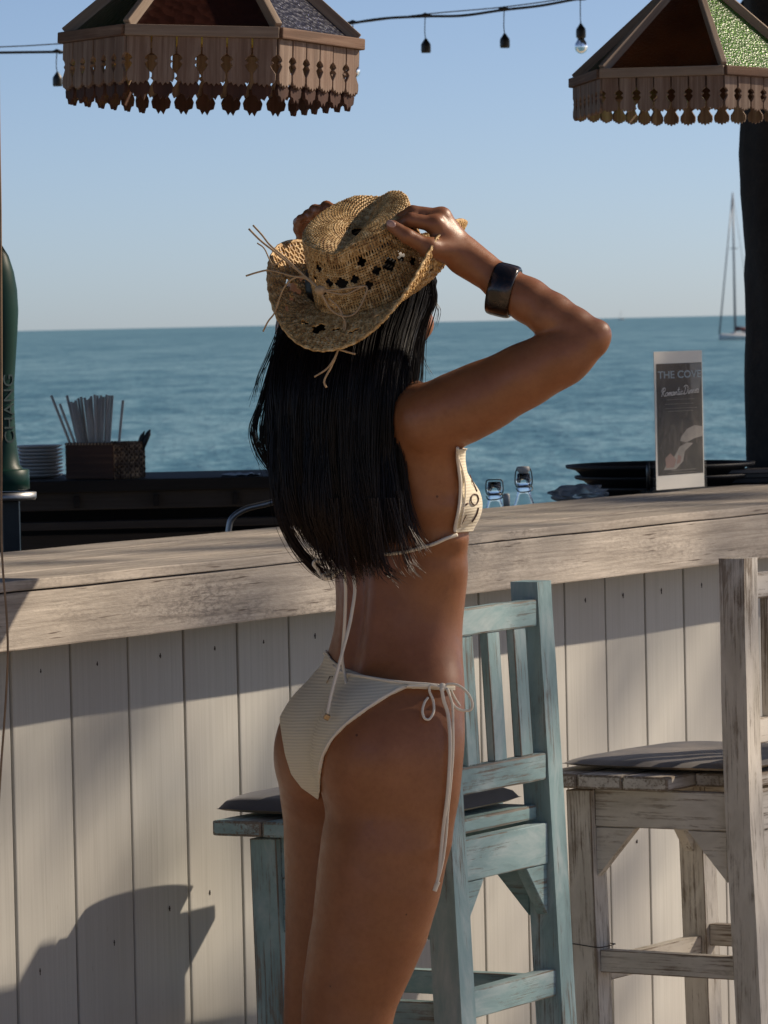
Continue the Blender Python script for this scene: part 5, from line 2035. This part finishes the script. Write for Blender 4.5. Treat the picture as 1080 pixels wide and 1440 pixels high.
# ---------------- straw hat, woven strand by strand
def hat():
    fwd = Vector((.42, .908, 0)).normalized()
    tilt = R_(24)
    rt = Vector((fwd.y, -fwd.x, 0))
    ax = (Vector((0, 0, 1)) * math.cos(tilt) - fwd * math.sin(tilt)).normalized()
    roll = R_(5)
    ax = (ax * math.cos(roll) - rt * math.sin(roll)).normalized()
    ff = (fwd - ax * fwd.dot(ax)).normalized()
    rr = ff.cross(ax).normalized()
    C0 = W(527, 400, 7.09)
    t = thing('straw_hat', 'open weave tan straw cowboy hat lifted on the woman\'s head', 'hat', C0)

    def pt(v, a):
        """v: 0 = centre of crown top .. 1 = brim edge, a: angle, 0 = front, 90 = her right"""
        ca, sa = math.cos(a), math.sin(a)
        RR, FF = .083, .104
        if v < .26:                # crown top
            k = v / .26
            r = RR * .90 * sa * k
            f = FF * .90 * ca * k
            crease = math.exp(-(r / .020) ** 2)
            h = .100 + .004 * (ca * k) - .019 * crease * (1 - .5 * k * k) + .005 * k * k
            edge = max(0, (k - .8) / .2)
            h -= .003 * edge ** 2
        elif v < .62:              # crown wall
            k = (v - .26) / .36
            tp = .90 + .10 * k ** .8
            tf = .90 + .10 * k ** .8
            pinch = 1 - .09 * math.exp(-((abs(math.degrees(a if a < math.pi else a - 2 * math.pi)) - 42) / 20) ** 2) * math.sin(min(1, k * 1.2) * math.pi) ** 1
            r = RR * tp * sa * pinch
            f = FF * tf * ca * pinch
            crease0 = math.exp(-((RR * .9 * sa) / .020) ** 2)
            h0 = .100 + .004 * ca + .001 - .019 * crease0 * .5
            h = h0 * (1 - k) + 0.0 * k
        else:                      # brim
            k = (v - .62) / .38
            wb2 = .084 + .004 * ca
            s2 = abs(sa)
            roll_ = s2 ** 2.2
            out = wb2 * (k - .38 * roll_ * k ** 2.2)
            h = .074 * roll_ * k ** 1.7 - .010 * (1 - roll_) * k ** 1.6
            if ca < 0:
                h -= .005 * (ca ** 2) * k ** 2
            h += .004 * math.sin(3 * a + 1) * k
            r = (RR + out * .95) * sa
            f = (FF + out * 1.0) * ca
        return C0 + rr * r + ff * f + ax * h

    def nrm(v, a):
        e = .004
        p0 = pt(max(0.001, v - e), a); p1 = pt(min(1, v + e), a)
        q0 = pt(v, a - .01); q1 = pt(v, a + .01)
        n = (p1 - p0).cross(q1 - q0)
        if n.length < 1e-12: return ax
        n.normalize()
        return n

    NW = 126
    # ring positions: one ring each ~3.1 mm of the profile
    vals = []
    v = .03
    prev = pt(v, math.pi * .75)
    acc_ = 0
    vv = v
    while vv < 1.0:
        vv += .0005
        p = pt(vv, math.pi * .75)
        acc_ += (p - prev).length
        prev = p
        if acc_ > .0039:
            vals.append(vv)
            acc_ = 0
    vals[-1] = 1.0
    NRg = len(vals)

    def hole(i, k):
        """open-work: diamond holes in rows and slot rows; i ring, k warp"""
        v = vals[i]
        for (vc, per, sz, ph) in ((.43, 18, 2.5, 0), (.43, 18, 1.3, 5), (.43, 18, 1.3, 13), (.49, 18, 1.4, 9), (.365, 18, 1.4, 9), (.80, 21, 2.4, 4), (.80, 21, 1.2, 9), (.80, 21, 1.2, 20), (.87, 21, 1.2, 14)):
            ic = min(range(NRg), key=lambda q: abs(vals[q] - vc))
            kk = ((k + ph) % per) - per / 2
            if abs(kk) + abs(i - ic) * .9 < sz: return True
        return False

    hole_cache = {}
    slot_rows = set()
    for vc in (.300, .33, .585):
        ic = min(range(NRg), key=lambda q: abs(vals[q] - vc))
        slot_rows.add(ic)

    straw_r = .00150
    hcols = []
    groups = {'crown_weave': ([], []), 'brim_weave': ([], [])}
    A2 = [2 * math.pi * k / NW for k in range(NW + 1)]
    N_ = {}
    for i in range(NRg):
        g = 'crown_weave' if vals[i] < .62 else 'brim_weave'
        if i in slot_rows: continue
        vs, fs = groups[g]
        run = []
        if vals[i] < .2 and i % 1: continue
        for k in range(NW + 1):
            if hole(i, k % NW):
                if len(run) > 2: tube_geo(run, straw_r, 4, vs, fs)
                run = []
                continue
            a = A2[k]
            sgn = 1 if (i + k) % 2 else -1
            n = nrm(vals[i], a)
            run.append(pt(min(1, vals[i] + .0012 * math.sin(k * .9 + i)), a) + n * (sgn * .0009))
        if len(run) > 2: tube_geo(run, straw_r if vals[i] < .985 else .0022, 4, vs, fs)
    for k in range(NW):
        a = A2[k]
        for g, i0, i1 in (('crown_weave', 0, None), ('brim_weave', None, NRg - 1)):
            split = next(i for i in range(NRg) if vals[i] >= .62)
            lo_, hi_ = (0, split) if g == 'crown_weave' else (split, NRg - 1)
            vs, fs = groups[g]
            run = []
            for i in range(lo_, hi_ + 1):
                if vals[i] < .25 and k % max(1, int(.25 / max(vals[i], .03) * .9)) != 0:
                    if len(run) > 1: tube_geo(run, straw_r, 4, vs, fs)
                    run = []
                    continue
                if hole(i, k):
                    if len(run) > 1: tube_geo(run, straw_r, 4, vs, fs)
                    run = []
                    continue
                sgn = -1 if (i + k) % 2 else 1
                off_ = .004 * math.sin(i * .5 + k)
                run.append(pt(vals[i], a + off_) + nrm(vals[i], a) * (sgn * .0010))
            if len(run) > 1: tube_geo(run, straw_r * (1.55 if g == 'brim_weave' else 1.1), 4, vs, fs)
    m = NT('tan straw')
    v_ = m.coord((1, 1, 1), rand=False)
    f = m.noise(v_, 120, 4, .6)
    f1 = m.noise(v_, 900, 2, .6)
    c = m.ramp(f, [(.34, (.24, .12, .035)), (.5, (.58, .36, .13)), (.66, (.84, .62, .32))])
    c = m.mix(m.ramp(f1, [(.4, 0.0), (.75, .5)]), c, (.24, .13, .05))
    m.set(Base_Color=c, Roughness=.6)
    for g, (vs, fs) in groups.items():
        o = mesh(g, vs, fs, m.m, t, True, world_space=True)
        o['kind'] = 'stuff'
    # brim edge binding and crown ridge braid
    vs, fs = [], []
    for q in range(3):
        pts = [pt(.992, a + q) + nrm(.99, a + q) * (.0016 * math.cos(a * 60 + q * 2.1)) + ax * (.0016 * math.sin(a * 60 + q * 2.1)) for a in [2 * math.pi * i / 260 for i in range(261)]]
        tube_geo(pts, .0015, 4, vs, fs)
    mesh('brim_binding', vs, fs, m.m, t, True, world_space=True)
    vs, fs = [], []
    for k in range(96):   # cord wrapped over the crown ridge
        a = 2 * math.pi * k / 96
        pts = [pt(.225, a), pt(.25, a) + nrm(.25, a) * .003, pt(.275, a + .012) + nrm(.27, a) * .0025, pt(.30, a + .02), pt(.318, a + .03)]
        tube_geo(pts, .0019, 4, vs, fs)
    mesh('crown_ridge_braid', vs, fs, m.m, t, True, world_space=True)
    # hat band cords + bow
    mc = flat_mat('raffia cord', (.45, .31, .17), .7, 0, .2, 200)
    vs, fs = [], []
    for q in range(4):
        pts = [pt(.612 - q * .011, a) + nrm(.60, a) * (.0035) for a in [2 * math.pi * i / 90 for i in range(91)]]
        tube_geo(pts, .0015, 5, vs, fs)
    mesh('hat_band', vs, fs, mc, t, True, world_space=True)
    YB = 6.965
    def cordp(name, pts, r=.0014, y0=YB, y1=None):
        y1 = y1 if y1 is not None else y0
        P = [W(a, b, y0 + (y1 - y0) * i / (len(pts) - 1)) for i, (a, b) in enumerate(pts)]
        tube(name, smooth_path(P, 6), r, mc, t, 6, world_space=True)
    K = (450, 408)
    cordp('cord_end', [K, (428, 388), (408, 372), (386, 354), (366, 338), (350, 322)], .0015, YB, 7.02)
    cordp('cord_end', [K, (424, 384), (400, 362), (380, 345), (368, 330), (356, 317)], .0014, YB, 7.02)
    cordp('cord_end', [(400, 364), (384, 372), (372, 350), (362, 342)], .0011, 7.0, 7.03)
    cordp('cord_end', [K, (430, 392), (410, 388), (396, 384), (378, 380), (362, 383), (346, 388)], .0013, YB, 7.02)
    cordp('bow_loop', [K, (430, 390), (412, 392), (400, 404), (393, 420), (386, 440), (377, 452), (370, 466)], .0013, YB, 7.03)
    cordp('bow_loop', [K, (458, 424), (468, 438), (485, 445), (500, 440), (510, 424), (516, 404), (500, 404), (470, 408), K], .0015)
    cordp('bow_loop', [K, (468, 412), (485, 414), (500, 408), (512, 402)], .0014)
    cordp('cord_end', [(462, 420), (474, 430), (482, 444), (484, 458), (476, 490), (466, 515), (456, 535), (459, 545)], .0015, YB, 6.97)
    cordp('cord_end', [(478, 440), (486, 455), (482, 474), (472, 500), (460, 518), (442, 530)], .0013, YB, 6.965)
    cordp('cord_end', [(458, 474), (470, 488), (485, 494), (500, 498)], .0014, 6.96)
    o = lathe('band_knot', [(0, -.007), (.006, -.005), (.008, 0), (.006, .005), (0, .007)], mc, t, 12)
    o.location = W(K[0], K[1], YB) - C0
    return t


hat()
